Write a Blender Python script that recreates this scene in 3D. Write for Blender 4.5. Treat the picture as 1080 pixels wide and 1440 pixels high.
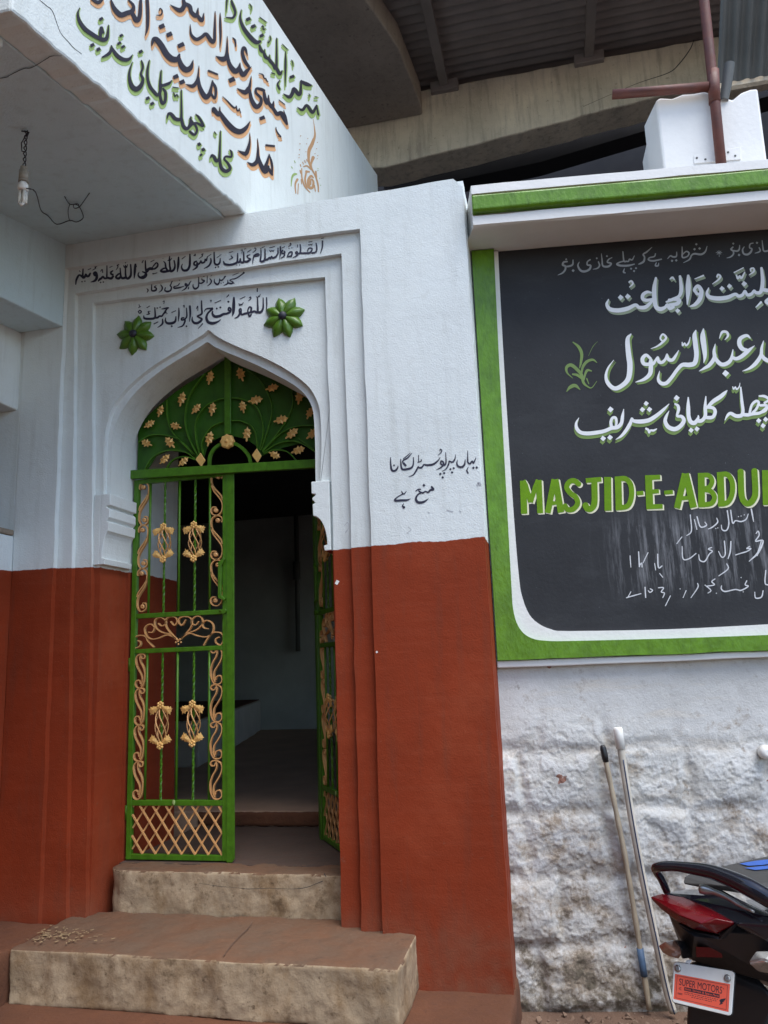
import bpy, bmesh, math, random
import numpy as np
from mathutils import Vector, Matrix, noise as mnoise

for _o in list(bpy.data.objects):
    bpy.data.objects.remove(_o)
scene = bpy.context.scene
COL = scene.collection
random.seed(11)
RAD = math.radians

# ------------------------------------------------------------------ camera
FPX, CX, CY = 1100.0, 540.0, 720.0          # focal length and centre in pixels of a 1080 x 1440 frame
CAM = np.array([0.0, -3.5, 1.5])
_Z = np.array([-220.0, 5750.0, -FPX]); _Z /= np.linalg.norm(_Z)
_y = (-254.0 * _Z[0] + FPX * _Z[2]) / _Z[1]
_Y = np.array([254.0, _y, -FPX]); _Y /= np.linalg.norm(_Y)
_X = np.cross(_Y, _Z)
ROT = np.array([_X, _Y, _Z])                 # world from camera
cd = bpy.data.cameras.new("camera")
cam = bpy.data.objects.new("camera", cd)
COL.objects.link(cam)
cd.sensor_fit = 'VERTICAL'; cd.sensor_height = 24.0; cd.sensor_width = 18.0
cd.lens = 24.0 * FPX / 1440.0
cd.clip_start = 0.05; cd.clip_end = 2000
M4 = Matrix([[*ROT[0], CAM[0]], [*ROT[1], CAM[1]], [*ROT[2], CAM[2]], [0, 0, 0, 1]])
cam.matrix_world = M4
scene.camera = cam

# ------------------------------------------------------------------ light: soft overcast daylight from the street side
SUN_EL, SUN_AZ = RAD(65), RAD(131)           # azimuth measured clockwise from +Y (towards the street, to the right)
world = bpy.data.worlds.new("World"); scene.world = world
world.use_nodes = True
wn = world.node_tree.nodes; wn.clear()
wo = wn.new('ShaderNodeOutputWorld'); bg = wn.new('ShaderNodeBackground'); sk = wn.new('ShaderNodeTexSky')
sk.sky_type = 'NISHITA'; sk.sun_disc = False
sk.sun_elevation = SUN_EL; sk.sun_rotation = SUN_AZ
sk.air_density = 1.0; sk.dust_density = 1.0; sk.ozone_density = 1.0
bg.inputs[1].default_value = 0.15
world.node_tree.links.new(sk.outputs[0], bg.inputs[0]); world.node_tree.links.new(bg.outputs[0], wo.inputs[0])
sl = bpy.data.lights.new("sun", 'SUN'); sun = bpy.data.objects.new("sun", sl); COL.objects.link(sun)
sl.energy = 1.5; sl.angle = RAD(40); sl.color = (1.0, 0.975, 0.94)
sd = Vector((math.sin(SUN_AZ) * math.cos(SUN_EL), math.cos(SUN_AZ) * math.cos(SUN_EL), math.sin(SUN_EL)))
sun.rotation_euler = (-sd).to_track_quat('-Z', 'Y').to_euler()
sun.location = (2, -8, 9)
scene.view_settings.view_transform = 'Standard'; scene.view_settings.look = 'None'
scene.view_settings.gamma = 1.0; scene.view_settings.exposure = 1.22

# ------------------------------------------------------------------ picture pixel -> point on a plane of the place
def ray(px, py):
    return ROT @ np.array([px - CX, -(py - CY), -FPX])
def onp(px, py, p0, n):
    d = ray(px, py); t = np.dot(np.asarray(p0) - CAM, n) / np.dot(d, n)
    return CAM + t * d
def ony(px, py, y): return onp(px, py, (0, y, 0), (0, 1, 0))
def onz(px, py, z): return onp(px, py, (0, 0, z), (0, 0, 1))
def onx(px, py, x): return onp(px, py, (x, 0, 0), (1, 0, 0))
def dep(px, py, d):
    return CAM + ray(px, py) * (d / FPX)

# ------------------------------------------------------------------ materials
def NT(name):
    m = bpy.data.materials.new(name); m.use_nodes = True
    nt = m.node_tree; nt.nodes.clear()
    out = nt.nodes.new('ShaderNodeOutputMaterial'); b = nt.nodes.new('ShaderNodeBsdfPrincipled')
    nt.links.new(b.outputs[0], out.inputs[0])
    return m, nt, b
class G:
    """small node helper"""
    def __init__(s, nt):
        s.nt = nt; s.tc = nt.nodes.new('ShaderNodeNewGeometry')
    def pos(s, sc=(1, 1, 1)):
        mp = s.nt.nodes.new('ShaderNodeMapping'); mp.inputs['Scale'].default_value = sc
        s.nt.links.new(s.tc.outputs['Position'], mp.inputs['Vector']); return mp.outputs[0]
    def noise(s, scale, det=5, rough=.55, sc=(1, 1, 1), dist=0):
        n = s.nt.nodes.new('ShaderNodeTexNoise'); n.inputs['Scale'].default_value = scale
        n.inputs['Detail'].default_value = det; n.inputs['Roughness'].default_value = rough
        n.inputs['Distortion'].default_value = dist
        s.nt.links.new(s.pos(sc), n.inputs['Vector']); return n.outputs[0]
    def voro(s, scale, sc=(1, 1, 1), feat='DISTANCE_TO_EDGE'):
        n = s.nt.nodes.new('ShaderNodeTexVoronoi'); n.feature = feat; n.inputs['Scale'].default_value = scale
        s.nt.links.new(s.pos(sc), n.inputs['Vector']); return n.outputs[0]
    def ramp(s, f, stops):
        r = s.nt.nodes.new('ShaderNodeValToRGB'); e = r.color_ramp.elements
        while len(e) < len(stops): e.new(0.5)
        for i, (p, c) in enumerate(stops):
            e[i].position = p
            e[i].color = (c, c, c, 1) if not isinstance(c, (tuple, list)) else (*c, 1)
        s.nt.links.new(f, r.inputs[0]); return r.outputs[0]
    def mix(s, f, a, b, mode='MIX'):
        m = s.nt.nodes.new('ShaderNodeMix'); m.data_type = 'RGBA'; m.blend_type = mode; m.clamp_factor = True
        for sock, v in ((m.inputs[0], f), (m.inputs[6], a), (m.inputs[7], b)):
            if isinstance(v, (int, float)): sock.default_value = v
            elif isinstance(v, (tuple, list)): sock.default_value = (*v, 1)
            else: s.nt.links.new(v, sock)
        return m.outputs[2]
    def math(s, op, a, b=0.0, clamp=False):
        m = s.nt.nodes.new('ShaderNodeMath'); m.operation = op; m.use_clamp = clamp
        for sock, v in ((m.inputs[0], a), (m.inputs[1], b)):
            if isinstance(v, (int, float)): sock.default_value = v
            else: s.nt.links.new(v, sock)
        return m.outputs[0]
    def axis(s, i):
        n = s.nt.nodes.new('ShaderNodeSeparateXYZ'); s.nt.links.new(s.tc.outputs['Position'], n.inputs[0]); return n.outputs[i]
    def step(s, v, lo, hi):
        m = s.nt.nodes.new('ShaderNodeMapRange'); m.interpolation_type = 'SMOOTHSTEP'
        m.inputs[1].default_value = lo; m.inputs[2].default_value = hi
        s.nt.links.new(v, m.inputs[0]); return m.outputs[0]
    def bump(s, b, hs, dist=.004):
        prev = None
        for h, st in hs:
            n = s.nt.nodes.new('ShaderNodeBump'); n.inputs['Strength'].default_value = st; n.inputs['Distance'].default_value = dist
            s.nt.links.new(h, n.inputs['Height'])
            if prev is not None: s.nt.links.new(prev, n.inputs['Normal'])
            prev = n.outputs[0]
        s.nt.links.new(prev, b.inputs['Normal'])

def simple(name, col, rough=.6, metal=0.0, var=.12, vs=9.0, bump=.15, bs=60.0, spec=.5, coat=0.0):
    m, nt, b = NT(name); g = G(nt)
    f = g.noise(vs, 6, .6)
    c = g.mix(f, tuple(max(0, v * (1 - var)) for v in col), tuple(min(1, v * (1 + var)) for v in col))
    nt.links.new(c, b.inputs['Base Color'])
    nt.links.new(g.ramp(g.noise(vs * 2, 4), [(.3, max(.02, rough - .08)), (.7, min(1, rough + .08))]), b.inputs['Roughness'])
    b.inputs['Metallic'].default_value = metal
    b.inputs['Specular IOR Level'].default_value = spec
    b.inputs['Coat Weight'].default_value = coat
    if bump: g.bump(b, [(g.noise(bs, 4), bump)], .003)
    return m

WHITE, RED = (.735, .785, .775), (.240, .036, .0105)
def wall_paint(name, line=2.032, white=WHITE, red=RED, dirt=True):
    """whitewash above, red oxide dado below; the line was brushed by hand"""
    m, nt, b = NT(name); g = G(nt)
    z = g.axis(2)
    wob = g.math('ADD', g.math('MULTIPLY', g.math('SUBTRACT', g.noise(5, 2), .5), .022), g.math('MULTIPLY', g.math('SUBTRACT', g.noise(38, 4), .5), .010))
    zz = g.math('ADD', z, wob)
    f = g.step(zz, line - .002, line + .002)
    n1 = g.noise(2.2, 6, .6); n2 = g.noise(14, 5, .6)
    w = g.mix(g.ramp(n1, [(.3, 0), (.75, 1)]), tuple(v * .90 for v in white), white)
    w = g.mix(g.ramp(g.noise(.9, 7, .7), [(.48, 0), (.70, .45)]), w, (white[0] * .80, white[1] * .82, white[2] * .82))
    w = g.mix(g.ramp(n2, [(.58, 0), (.72, .35)]), w, (white[0] * .8, white[1] * .78, white[2] * .75))
    # drips and grime
    st = g.ramp(g.noise(5, 6, .65, sc=(3.5, 3.5, .28)), [(.52, 0), (.78, .55)])
    w = g.mix(st, w, (white[0] * .66, white[1] * .65, white[2] * .62))
    sp = g.ramp(g.noise(95, 2, .5), [(.73, 0), (.78, .55)])
    w = g.mix(sp, w, (.36, .37, .38))
    r = g.mix(g.ramp(g.noise(3.0, 6, .6), [(.25, 0), (.8, 1)]), tuple(v * .80 for v in red), tuple(min(1, v * 1.16) for v in red))
    r = g.mix(g.ramp(g.noise(4, 6, .65, sc=(4, 4, .4)), [(.52, 0), (.78, .55)]), r, (.13, .042, .024))
    r = g.mix(g.ramp(g.noise(1.6, 7, .7), [(.50, 0), (.70, .40)]), r, (.33, .075, .030))
    r = g.mix(g.ramp(g.noise(21, 7, .75), [(.63, 0), (.70, .5)]), r, (.15, .075, .05))
    r = g.mix(g.ramp(g.noise(60, 3, .6), [(.66, 0), (.74, .35)]), r, (.27, .10, .06))
    r = g.mix(g.ramp(g.noise(7, 4, .6, sc=(.35, .35, 5)), [(.50, 0), (.72, .16)]), r, (.29, .070, .034))
    r = g.mix(g.ramp(g.noise(150, 2, .5), [(.70, 0), (.76, .6)]), r, (.10, .022, .012))
    # dust from the ground on the foot of the dado
    du = g.math('MULTIPLY', g.math('SUBTRACT', 1.0, g.step(z, .10, .62)), g.ramp(g.noise(7, 5), [(.35, .1), (.7, .8)]))
    r = g.mix(du, r, (.20, .105, .065))
    nt.links.new(g.mix(f, r, w), b.inputs['Base Color'])
    nt.links.new(g.mix(f, (.70, .70, .70), (.88, .88, .88)), b.inputs['Roughness'])
    b.inputs['Specular IOR Level'].default_value = .18
    # patches where an older, greyer coat of wash shows
    g.bump(b, [(g.noise(5, 4), .35), (g.noise(26, 5, .6), .28), (g.noise(130, 3), .28),
               (g.ramp(g.voro(11), [(0, 0), (.02, 1)]), .05)], .006)
    return m

MAT = {}
MAT['wall'] = wall_paint('painted_plaster')
MAT['fascia'] = wall_paint('white_plaster', line=-9, white=(.72, .765, .735))
MAT['white'] = simple('white_paint', (.75, .745, .715), .75, var=.10, vs=6, bump=.5, bs=45)
MAT['soffit'] = wall_paint('soffit_tinted_wash', line=-9, white=(.58, .70, .73))  # same white wash, tinted bluer to offset warm light bounced from below
MAT['green'] = simple('green_enamel', (.072, .190, .010), .30, var=.30, vs=14, bump=.0)
def _enamel(name, col, sc=16, st=.45):
    m, nt, b = NT(name); g = G(nt)
    c = g.mix(g.ramp(g.noise(sc * .9, 5, .6), [(.3, 0), (.72, 1)]), tuple(v * .78 for v in col), tuple(v * 1.18 for v in col))
    nt.links.new(c, b.inputs['Base Color']); b.inputs['Roughness'].default_value = .36
    b.inputs['Specular IOR Level'].default_value = .35; b.inputs['Coat Weight'].default_value = .05; b.inputs['Coat Roughness'].default_value = .2
    c2 = g.mix(g.ramp(g.noise(sc * 1.2, 6, .7, (1, 1, .35)), [(.52, 0), (.70, .55)]), c, tuple(v * .45 for v in col))
    c2 = g.mix(g.ramp(g.noise(sc * 4, 5, .7), [(.69, 0), (.74, .7)]), c2, (.075, .050, .022))
    nt.links.new(c2, b.inputs['Base Color'])
    g.bump(b, [(g.noise(sc, 3, .5, (1, 1, .45)), st), (g.noise(sc * 4.5, 3, .5, (1, 1, .5)), st * .5)], .010)
    return m
MAT['frame_green'] = _enamel('brushed_green_enamel', (.100, .225, .006))
MAT['gate_green'] = _enamel('gate_green_enamel', (.062, .175, .010), 30, .15)
MAT['sheet_green'] = _enamel('dark_green_sheet', (.030, .105, .008), 12, .12)
MAT['gold'] = simple('gold_paint', (.78, .47, .15), .36, metal=.12, var=.25, vs=40, bump=.2, bs=160)
MAT['copper'] = simple('copper_paint', (.66, .36, .14), .42, metal=.12, var=.22, vs=30, bump=.15, bs=160)
MAT['petal'] = simple('leaf_green_paint', (.075, .165, .012), .34, var=.30, vs=25, bump=.4, bs=70)
MAT['black'] = simple('black_paint', (.018, .019, .030), .55, var=.35, vs=60, bump=.05)
MAT['ink'] = simple('dark_ink_paint', (.020, .020, .045), .6, var=.40, vs=50, bump=.05)
MAT['ink_fascia'] = simple('violet_black_paint', (.016, .014, .026), .7, var=.40, vs=30, bump=.05)
MAT['peach'] = simple('peach_paint', (.66, .36, .17), .7, var=.18, vs=20, bump=.1)
MAT['moss'] = simple('olive_paint', (.30, .42, .13), .7, var=.22, vs=20, bump=.1)
MAT['olive'] = simple('olive_shadow_paint', (.16, .25, .055), .6, var=.30, vs=20, bump=.1)
MAT['olive_pale'] = simple('pale_olive_paint', (.30, .35, .22), .6, var=.25, vs=20, bump=.1)
MAT['lettering'] = simple('white_lettering_paint', (.76, .77, .76), .6, var=.10, vs=30, bump=.1)
MAT['grey_lettering'] = simple('grey_lettering_paint', (.30, .32, .33), .6, var=.30, vs=35, bump=.1)
MAT['cream'] = simple('cream_paint', (.74, .72, .50), .55, var=.10, vs=30, bump=.1)
MAT['green_letter'] = simple('green_lettering_paint', (.130, .265, .008), .6, var=.22, vs=22, bump=.3, bs=50, spec=.15)
MAT['chalk'] = simple('chalk_line', (.60, .61, .62), .9, var=.35, vs=90, bump=0)
MAT['smudge'] = simple('grey_smudge', (.42, .44, .46), .95, var=.3, vs=60, bump=0)
MAT['crack'] = simple('crack_shadow', (.05, .05, .05), .95, var=.4, vs=40, bump=0)
MAT['plastic_black'] = simple('black_plastic', (.012, .012, .014), .38, var=.3, vs=20, bump=.08, bs=200)
MAT['gloss_black'] = simple('gloss_black', (.010, .010, .016), .12, var=.3, vs=12, bump=0, coat=.6)
MAT['wood'] = simple('weathered_bamboo', (.36, .30, .215), .75, var=.35, vs=22, bump=.4, bs=70)
MAT['pipe_white'] = simple('dirty_white_pipe', (.50, .46, .385), .6, var=.5, vs=16, bump=.15)
MAT['dark_blue'] = simple('dark_blue_stripe', (.035, .045, .09), .5, var=.4, vs=40, bump=0)
MAT['rust'] = simple('red_oxide_pipe', (.105, .030, .018), .6, var=.7, vs=14, bump=.4, bs=60)
MAT['zinc'] = simple('grey_sheet', (.10, .105, .10), .62, metal=.2, var=.45, vs=4, bump=.3, bs=20)
MAT['dark_sheet'] = simple('dark_roof_sheet', (.205, .175, .16), .75, metal=.0, var=.45, vs=3, bump=.3, bs=14)
MAT['void'] = simple('shade_black_plaster', (.014, .014, .017), .95, var=.4, vs=2, bump=.2, bs=12)  # near-black colour paints in the deep shade of unlit rooms
MAT['flame'] = simple('brown_ornament_paint', (.47, .27, .13), .75, var=.2, vs=40, bump=0)
MAT['hall_floor'] = _concrete('hall_floor_stone', (.23, .155, .11), .4, rust=(.16, .09, .06)) if False else simple('hall_floor_stone', (.42, .27, .18), .85, var=.35, vs=4, bump=.4, bs=20)
MAT['ledge'] = simple('grubby_whitewash', (.42, .40, .36), .9, var=.3, vs=5, bump=.6, bs=18)
MAT['hall'] = simple('hall_plaster', (.46, .50, .485), .9, var=.40, vs=1.6, bump=.2, bs=12)
MAT['rubber'] = simple('tyre_rubber', (.018, .017, .016), .85, var=.4, vs=20, bump=.4, bs=90)
MAT['chrome'] = simple('dull_steel', (.45, .45, .44), .35, metal=.9, var=.2, vs=20, bump=.1)
MAT['plate_white'] = simple('plate_white', (.80, .79, .74), .4, var=.12, vs=40, bump=.05)
MAT['plate_orange'] = simple('orange_sticker', (.86, .125, .070), .42, var=.08, vs=30, bump=.03)
MAT['blue_tape'] = simple('faded_blue_tape', (.06, .11, .19), .6, var=.4, vs=40, bump=.2)
MAT['blue'] = simple('blue_patch', (.03, .10, .38), .5, var=.25, vs=40, bump=.1)
MAT['seat'] = simple('grey_vinyl', (.045, .043, .040), .62, var=.25, vs=18, bump=.4, bs=220)
MAT['bakelite'] = simple('old_bakelite', (.30, .27, .22), .5, var=.3, vs=60, bump=.1)
MAT['lamp_glass'] = simple('cfl_tube', (.74, .73, .66), .25, var=.05, vs=40, bump=0)
MAT['lens_red'] = simple('red_lens', (.115, .002, .005), .22, var=.25, vs=14, bump=0, spec=.3, coat=.25)
MAT['lens_amber'] = simple('smoky_amber_lens', (.26, .13, .085), .15, var=.3, vs=30, bump=.1, coat=.6)
MAT['lens_clear'] = simple('clear_lens', (.52, .52, .48), .15, var=.2, vs=50, bump=.3, bs=120, coat=.6)
MAT['clod'] = simple('earth_clod', (.17, .11, .075), .95, var=.4, vs=12, bump=.6, bs=60)
MAT['straw'] = simple('dry_chaff', (.30, .21, .11), .9, var=.3, vs=50, bump=0)

def _concrete(name, col, streak=.5, scale=3.0, rust=(.30, .17, .09), cracks=True):
    m, nt, b = NT(name); g = G(nt)
    c = g.mix(g.ramp(g.noise(scale, 7, .65), [(.25, 0), (.75, 1)]), tuple(v * .68 for v in col), tuple(v * 1.22 for v in col))
    s = g.ramp(g.noise(5, 6, .65, sc=(3.2, 3.2, .30)), [(.48, 0), (.72, streak)])
    c = g.mix(s, c, rust)
    c = g.mix(g.ramp(g.noise(20, 5, .7), [(.60, 0), (.72, .65)]), c, tuple(v * .42 for v in rust))
    c = g.mix(g.ramp(g.noise(70, 3, .6), [(.60, 0), (.75, .4)]), c, tuple(v * 1.5 for v in col))
    nt.links.new(c, b.inputs['Base Color']); b.inputs['Roughness'].default_value = .9
    g.bump(b, [(g.noise(9, 5), .4), (g.noise(45, 6, .65), .6)], .008)
    return m
MAT['step'] = _concrete('stained_whitewash', (.30, .25, .17), .9)
MAT['tread'] = _concrete('worn_red_stone', (.085, .055, .040), .45, rust=(.10, .042, .025))
MAT['kadappa'] = _concrete('grey_stone_slab', (.125, .097, .075), .45, rust=(.125, .058, .036))
MAT['cement_red'] = _concrete('red_dusty_cement', (.115, .042, .017), .35, rust=(.10, .040, .024))
def _step(name, side, topc, dust, stain):
    m, nt, b = NT(name); g = G(nt)
    c = g.mix(g.ramp(g.noise(4, 7, .66), [(.28, 0), (.72, 1)]), tuple(v * .72 for v in side), tuple(v * 1.2 for v in side))
    c = g.mix(g.ramp(g.noise(4.5, 7, .72, sc=(1.5, 1.5, .9)), [(.42, 0), (.64, .80)]), c, stain)
    c = g.mix(g.ramp(g.noise(8, 6, .7), [(.56, 0), (.68, .75)]), c, tuple(v * .5 for v in stain))
    c = g.mix(g.ramp(g.noise(34, 5, .7), [(.60, 0), (.70, .7)]), c, tuple(v * .35 for v in stain))
    c = g.mix(g.ramp(g.noise(6, 5, .6), [(.62, 0), (.75, .6)]), c, tuple(min(1, v * 1.55) for v in side))
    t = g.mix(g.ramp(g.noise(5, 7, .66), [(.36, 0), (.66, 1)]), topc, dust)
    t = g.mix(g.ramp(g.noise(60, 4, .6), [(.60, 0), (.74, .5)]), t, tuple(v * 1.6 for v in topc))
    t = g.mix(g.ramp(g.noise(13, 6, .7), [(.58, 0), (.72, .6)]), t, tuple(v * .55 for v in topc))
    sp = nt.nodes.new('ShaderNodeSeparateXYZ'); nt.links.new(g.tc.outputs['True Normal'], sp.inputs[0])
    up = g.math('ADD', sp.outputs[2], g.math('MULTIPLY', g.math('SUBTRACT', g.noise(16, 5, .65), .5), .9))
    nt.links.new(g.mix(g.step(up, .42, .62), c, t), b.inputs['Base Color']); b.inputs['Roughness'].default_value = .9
    g.bump(b, [(g.noise(14, 5), .35), (g.noise(60, 6, .65), .5)], .006)
    return m
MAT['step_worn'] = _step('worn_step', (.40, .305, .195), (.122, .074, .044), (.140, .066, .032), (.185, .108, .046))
MAT['beam'] = _concrete('old_concrete', (.58, .51, .395), .55, 1.4, rust=(.155, .135, .115))
MAT['slab'] = _concrete('dark_concrete', (.27, .225, .185), .3, 1.2, rust=(.10, .07, .06))
MAT['brown_slab'] = _concrete('brown_concrete', (.27, .215, .155), .3, 1.2, rust=(.12, .10, .08))

def _blackboard():
    m, nt, b = NT('blackboard_paint'); g = G(nt)
    base = g.mix(g.ramp(g.noise(2.3, 6, .6), [(.3, 0), (.72, 1)]), (.0165, .0170, .0190), (.029, .030, .033))
    # old chalk wiped downwards in vertical smears below the English line
    z = g.axis(2); x = g.axis(0)
    band = g.math('MULTIPLY', g.step(z, 1.70, 1.86), g.math('SUBTRACT', 1.0, g.step(z, 2.02, 2.20)))
    bx = g.step(x, .12, .42)
    sm = g.ramp(g.noise(11, 6, .75, sc=(3.0, 3.0, .26)), [(.48, 0), (.74, .50)])
    base = g.mix(g.math('MULTIPLY', g.math('MULTIPLY', band, bx), sm), base, (.45, .46, .48))
    base = g.mix(g.ramp(g.noise(140, 2, .5), [(.755, 0), (.79, .5)]), base, (.30, .31, .33))
    sc = g.ramp(g.noise(3.2, 7, .7, sc=(.5, .5, 1.6)), [(.55, 0), (.75, .16)])
    base = g.mix(sc, base, (.11, .115, .12))
    nt.links.new(base, b.inputs['Base Color']); b.inputs['Roughness'].default_value = .62
    b.inputs['Specular IOR Level'].default_value = .3
    g.bump(b, [(g.noise(7, 4), .3), (g.noise(60, 5, .6), .25)], .004)
    return m
MAT['board'] = _blackboard()

def _rubble():
    m, nt, b = NT('limewashed_rubble'); g = G(nt)
    at = nt.nodes.new('ShaderNodeAttribute'); at.attribute_name = 'wear'
    sp = nt.nodes.new('ShaderNodeSeparateColor'); nt.links.new(at.outputs['Color'], sp.inputs[0])
    flake, joint, dirt = sp.outputs[0], sp.outputs[1], sp.outputs[2]
    c = g.mix(g.ramp(g.noise(3.2, 7, .62), [(.28, 0), (.72, 1)]), (.49, .485, .46), (.655, .655, .635))
    c = g.mix(g.ramp(g.noise(3.0, 6, .65, sc=(.55, .55, 3.4)), [(.55, 0), (.68, .6)]), c, (.64, .575, .475))
    c = g.mix(g.math('MULTIPLY', flake, g.ramp(g.noise(9, 6, .7), [(.3, .25), (.7, .85)])), c, (.44, .415, .365))
    c = g.mix(g.math('MULTIPLY', joint, g.ramp(g.noise(12, 6, .7), [(.40, 0), (.62, .7)])), c, (.40, .34, .265))
    c = g.mix(g.ramp(g.noise(26, 7, .75), [(.58, 0), (.66, .45)]), c, (.36, .335, .30))
    e = g.math('ADD', g.noise(6.5, 7, .70), g.math('MULTIPLY', dirt, .22))
    c = g.mix(g.ramp(e, [(.60, 0), (.76, .85)]), c, (.27, .205, .14))
    d = g.math('ADD', g.noise(13, 7, .72), g.math('MULTIPLY', g.math('MULTIPLY', dirt, dirt), .24))
    c = g.mix(g.ramp(d, [(.66, 0), (.80, .85)]), c, (.10, .085, .06))
    c = g.mix(g.ramp(g.noise(9, 4, .5, sc=(1, 1, 1.4)), [(.725, 0), (.74, .9)]), c, (.26, .105, .065))
    nt.links.new(c, b.inputs['Base Color']); b.inputs['Roughness'].default_value = .95
    g.bump(b, [(g.noise(34, 6, .7), .35), (g.noise(120, 5, .65), .35)], .008)
    return m
MAT['rubble'] = _rubble()

def _earth():
    m, nt, b = NT('red_earth'); g = G(nt)
    c = g.mix(g.ramp(g.noise(3, 7, .65), [(.3, 0), (.7, 1)]), (.085, .048, .031), (.18, .11, .073))
    c = g.mix(g.ramp(g.noise(45, 5, .6), [(.6, 0), (.7, .7)]), c, (.32, .24, .17))
    nt.links.new(c, b.inputs['Base Color']); b.inputs['Roughness'].default_value = .97
    g.bump(b, [(g.noise(18, 6, .65), .6), (g.noise(90, 4, .6), .6)], .012)
    return m
MAT['earth'] = _earth()

# ------------------------------------------------------------------ mesh helpers
ORG = {}
def tag(o, label=None, cat=None, group=None, kind=None):
    if label: o['label'] = label
    if cat: o['category'] = cat
    if group: o['group'] = group
    if kind: o['kind'] = kind
    return o
def empty(name, loc, label, cat, group=None):
    o = bpy.data.objects.new(name, None); COL.objects.link(o); o.empty_display_size = .1
    o.location = tuple(loc); ORG[o] = Vector(tuple(float(v) for v in loc))
    return tag(o, label, cat, group)

class MB:
    def __init__(s): s.bm = bmesh.new()
    def face(s, pts):
        vs = [s.bm.verts.new(tuple(float(c) for c in p)) for p in pts]
        try: return s.bm.faces.new(vs)
        except ValueError: return None
    def prism(s, front, off):
        """front polygon (3D points, any simple outline) pushed by a vector"""
        off = np.asarray(off, float)
        n = len(front)
        a = [s.bm.verts.new(tuple(map(float, p))) for p in front]
        b = [s.bm.verts.new(tuple(map(float, np.asarray(p, float) + off))) for p in front]
        s.bm.faces.new(a); s.bm.faces.new(b[::-1])
        for i in range(n):
            j = (i + 1) % n
            s.bm.faces.new((a[j], a[i], b[i], b[j]))
        return s
    def box(s, x0, x1, y0, y1, z0, z1):
        return s.prism([(x0, y0, z0), (x1, y0, z0), (x1, y0, z1), (x0, y0, z1)], (0, y1 - y0, 0))
    def tube(s, pts, r, n=10, twist=0.0, square=False, flat=1.0, caps=True):
        pts = [Vector(tuple(map(float, p))) for p in pts]
        rs = r if isinstance(r, (list, tuple)) else [r] * len(pts)
        rings = []
        t0 = (pts[1] - pts[0]).normalized()
        up = Vector((0, 0, 1)) if abs(t0.z) < .9 else Vector((0, 1, 0))
        u = t0.cross(up).normalized()
        L = 0
        for i, p in enumerate(pts):
            t = (pts[min(i + 1, len(pts) - 1)] - pts[max(i - 1, 0)]).normalized()
            u = (u - t * u.dot(t)).normalized(); v = t.cross(u)
            if i: L += (pts[i] - pts[i - 1]).length
            ring = []
            for k in range(n):
                a = 2 * math.pi * k / n + twist * L
                ring.append(s.bm.verts.new(p + (u * math.cos(a) + v * math.sin(a) * flat) * rs[i]))
            rings.append(ring)
        for i in range(len(rings) - 1):
            for k in range(n):
                f = s.bm.faces.new((rings[i][k], rings[i][(k + 1) % n], rings[i + 1][(k + 1) % n], rings[i + 1][k]))
                f.smooth = not square
        if caps:
            s.bm.faces.new(rings[0][::-1]); s.bm.faces.new(rings[-1])
        return s
    def ribbon(s, pts, t, y0, y1):
        """flat iron strip: path in (x, z), thickness t in that plane, depth y0..y1"""
        P = [np.array(p, float) for p in pts]
        rows = []
        for i, p in enumerate(P):
            d = P[min(i + 1, len(P) - 1)] - P[max(i - 1, 0)]
            d /= (np.linalg.norm(d) + 1e-9); nrm = np.array([-d[1], d[0]])
            a, b = p + nrm * t / 2, p - nrm * t / 2
            rows.append([s.bm.verts.new((q[0], y, q[1])) for q, y in ((a, y0), (b, y0), (b, y1), (a, y1))])
        for i in range(len(rows) - 1):
            for k in range(4):
                s.bm.faces.new((rows[i][k], rows[i][(k + 1) % 4], rows[i + 1][(k + 1) % 4], rows[i + 1][k]))
        s.bm.faces.new(rows[0][::-1]); s.bm.faces.new(rows[-1])
        return s
    def ball(s, c, r, sc=(1, 1, 1), n=10, rot=None):
        m = Matrix.Translation(Vector(tuple(map(float, c)))) @ (rot.to_4x4() if rot else Matrix()) @ Matrix.Diagonal((*[r * k for k in sc], 1))
        res = bmesh.ops.create_uvsphere(s.bm, u_segments=n + 2, v_segments=n, radius=1.0, matrix=m)
        for v in res['verts']:
            for f in v.link_faces: f.smooth = True
        return s
    def hull(s, pts):
        vs = [s.bm.verts.new(tuple(map(float, p))) for p in pts]
        r = bmesh.ops.convex_hull(s.bm, input=vs)
        junk = [e for e in r['geom_interior'] if isinstance(e, bmesh.types.BMVert)] + [e for e in r['geom_unused'] if isinstance(e, bmesh.types.BMVert)]
        bmesh.ops.delete(s.bm, geom=list(set(junk)), context='VERTS')
        return s
    def build(s, name, mat, parent=None, bevel=0, seg=2, smooth=False, subsurf=0, recalc=True):
        if recalc: bmesh.ops.recalc_face_normals(s.bm, faces=s.bm.faces[:])
        if parent is not None and parent in ORG:
            bmesh.ops.translate(s.bm, verts=s.bm.verts[:], vec=-ORG[parent])
        me = bpy.data.meshes.new(name); s.bm.to_mesh(me); s.bm.free()
        me.materials.append(mat if not isinstance(mat, str) else MAT[mat])
        o = bpy.data.objects.new(name, me); COL.objects.link(o)
        if parent is not None:
            o.parent = parent; ORG[o] = ORG.get(parent, Vector((0, 0, 0)))
        if smooth:
            for p in me.polygons: p.use_smooth = True
        if bevel:
            b = o.modifiers.new('bevel', 'BEVEL'); b.width = bevel; b.segments = seg; b.limit_method = 'ANGLE'; b.angle_limit = RAD(35)
            b.harden_normals = False
        if subsurf:
            q = o.modifiers.new('sub', 'SUBSURF'); q.levels = subsurf; q.render_levels = subsurf
        return o

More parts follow.
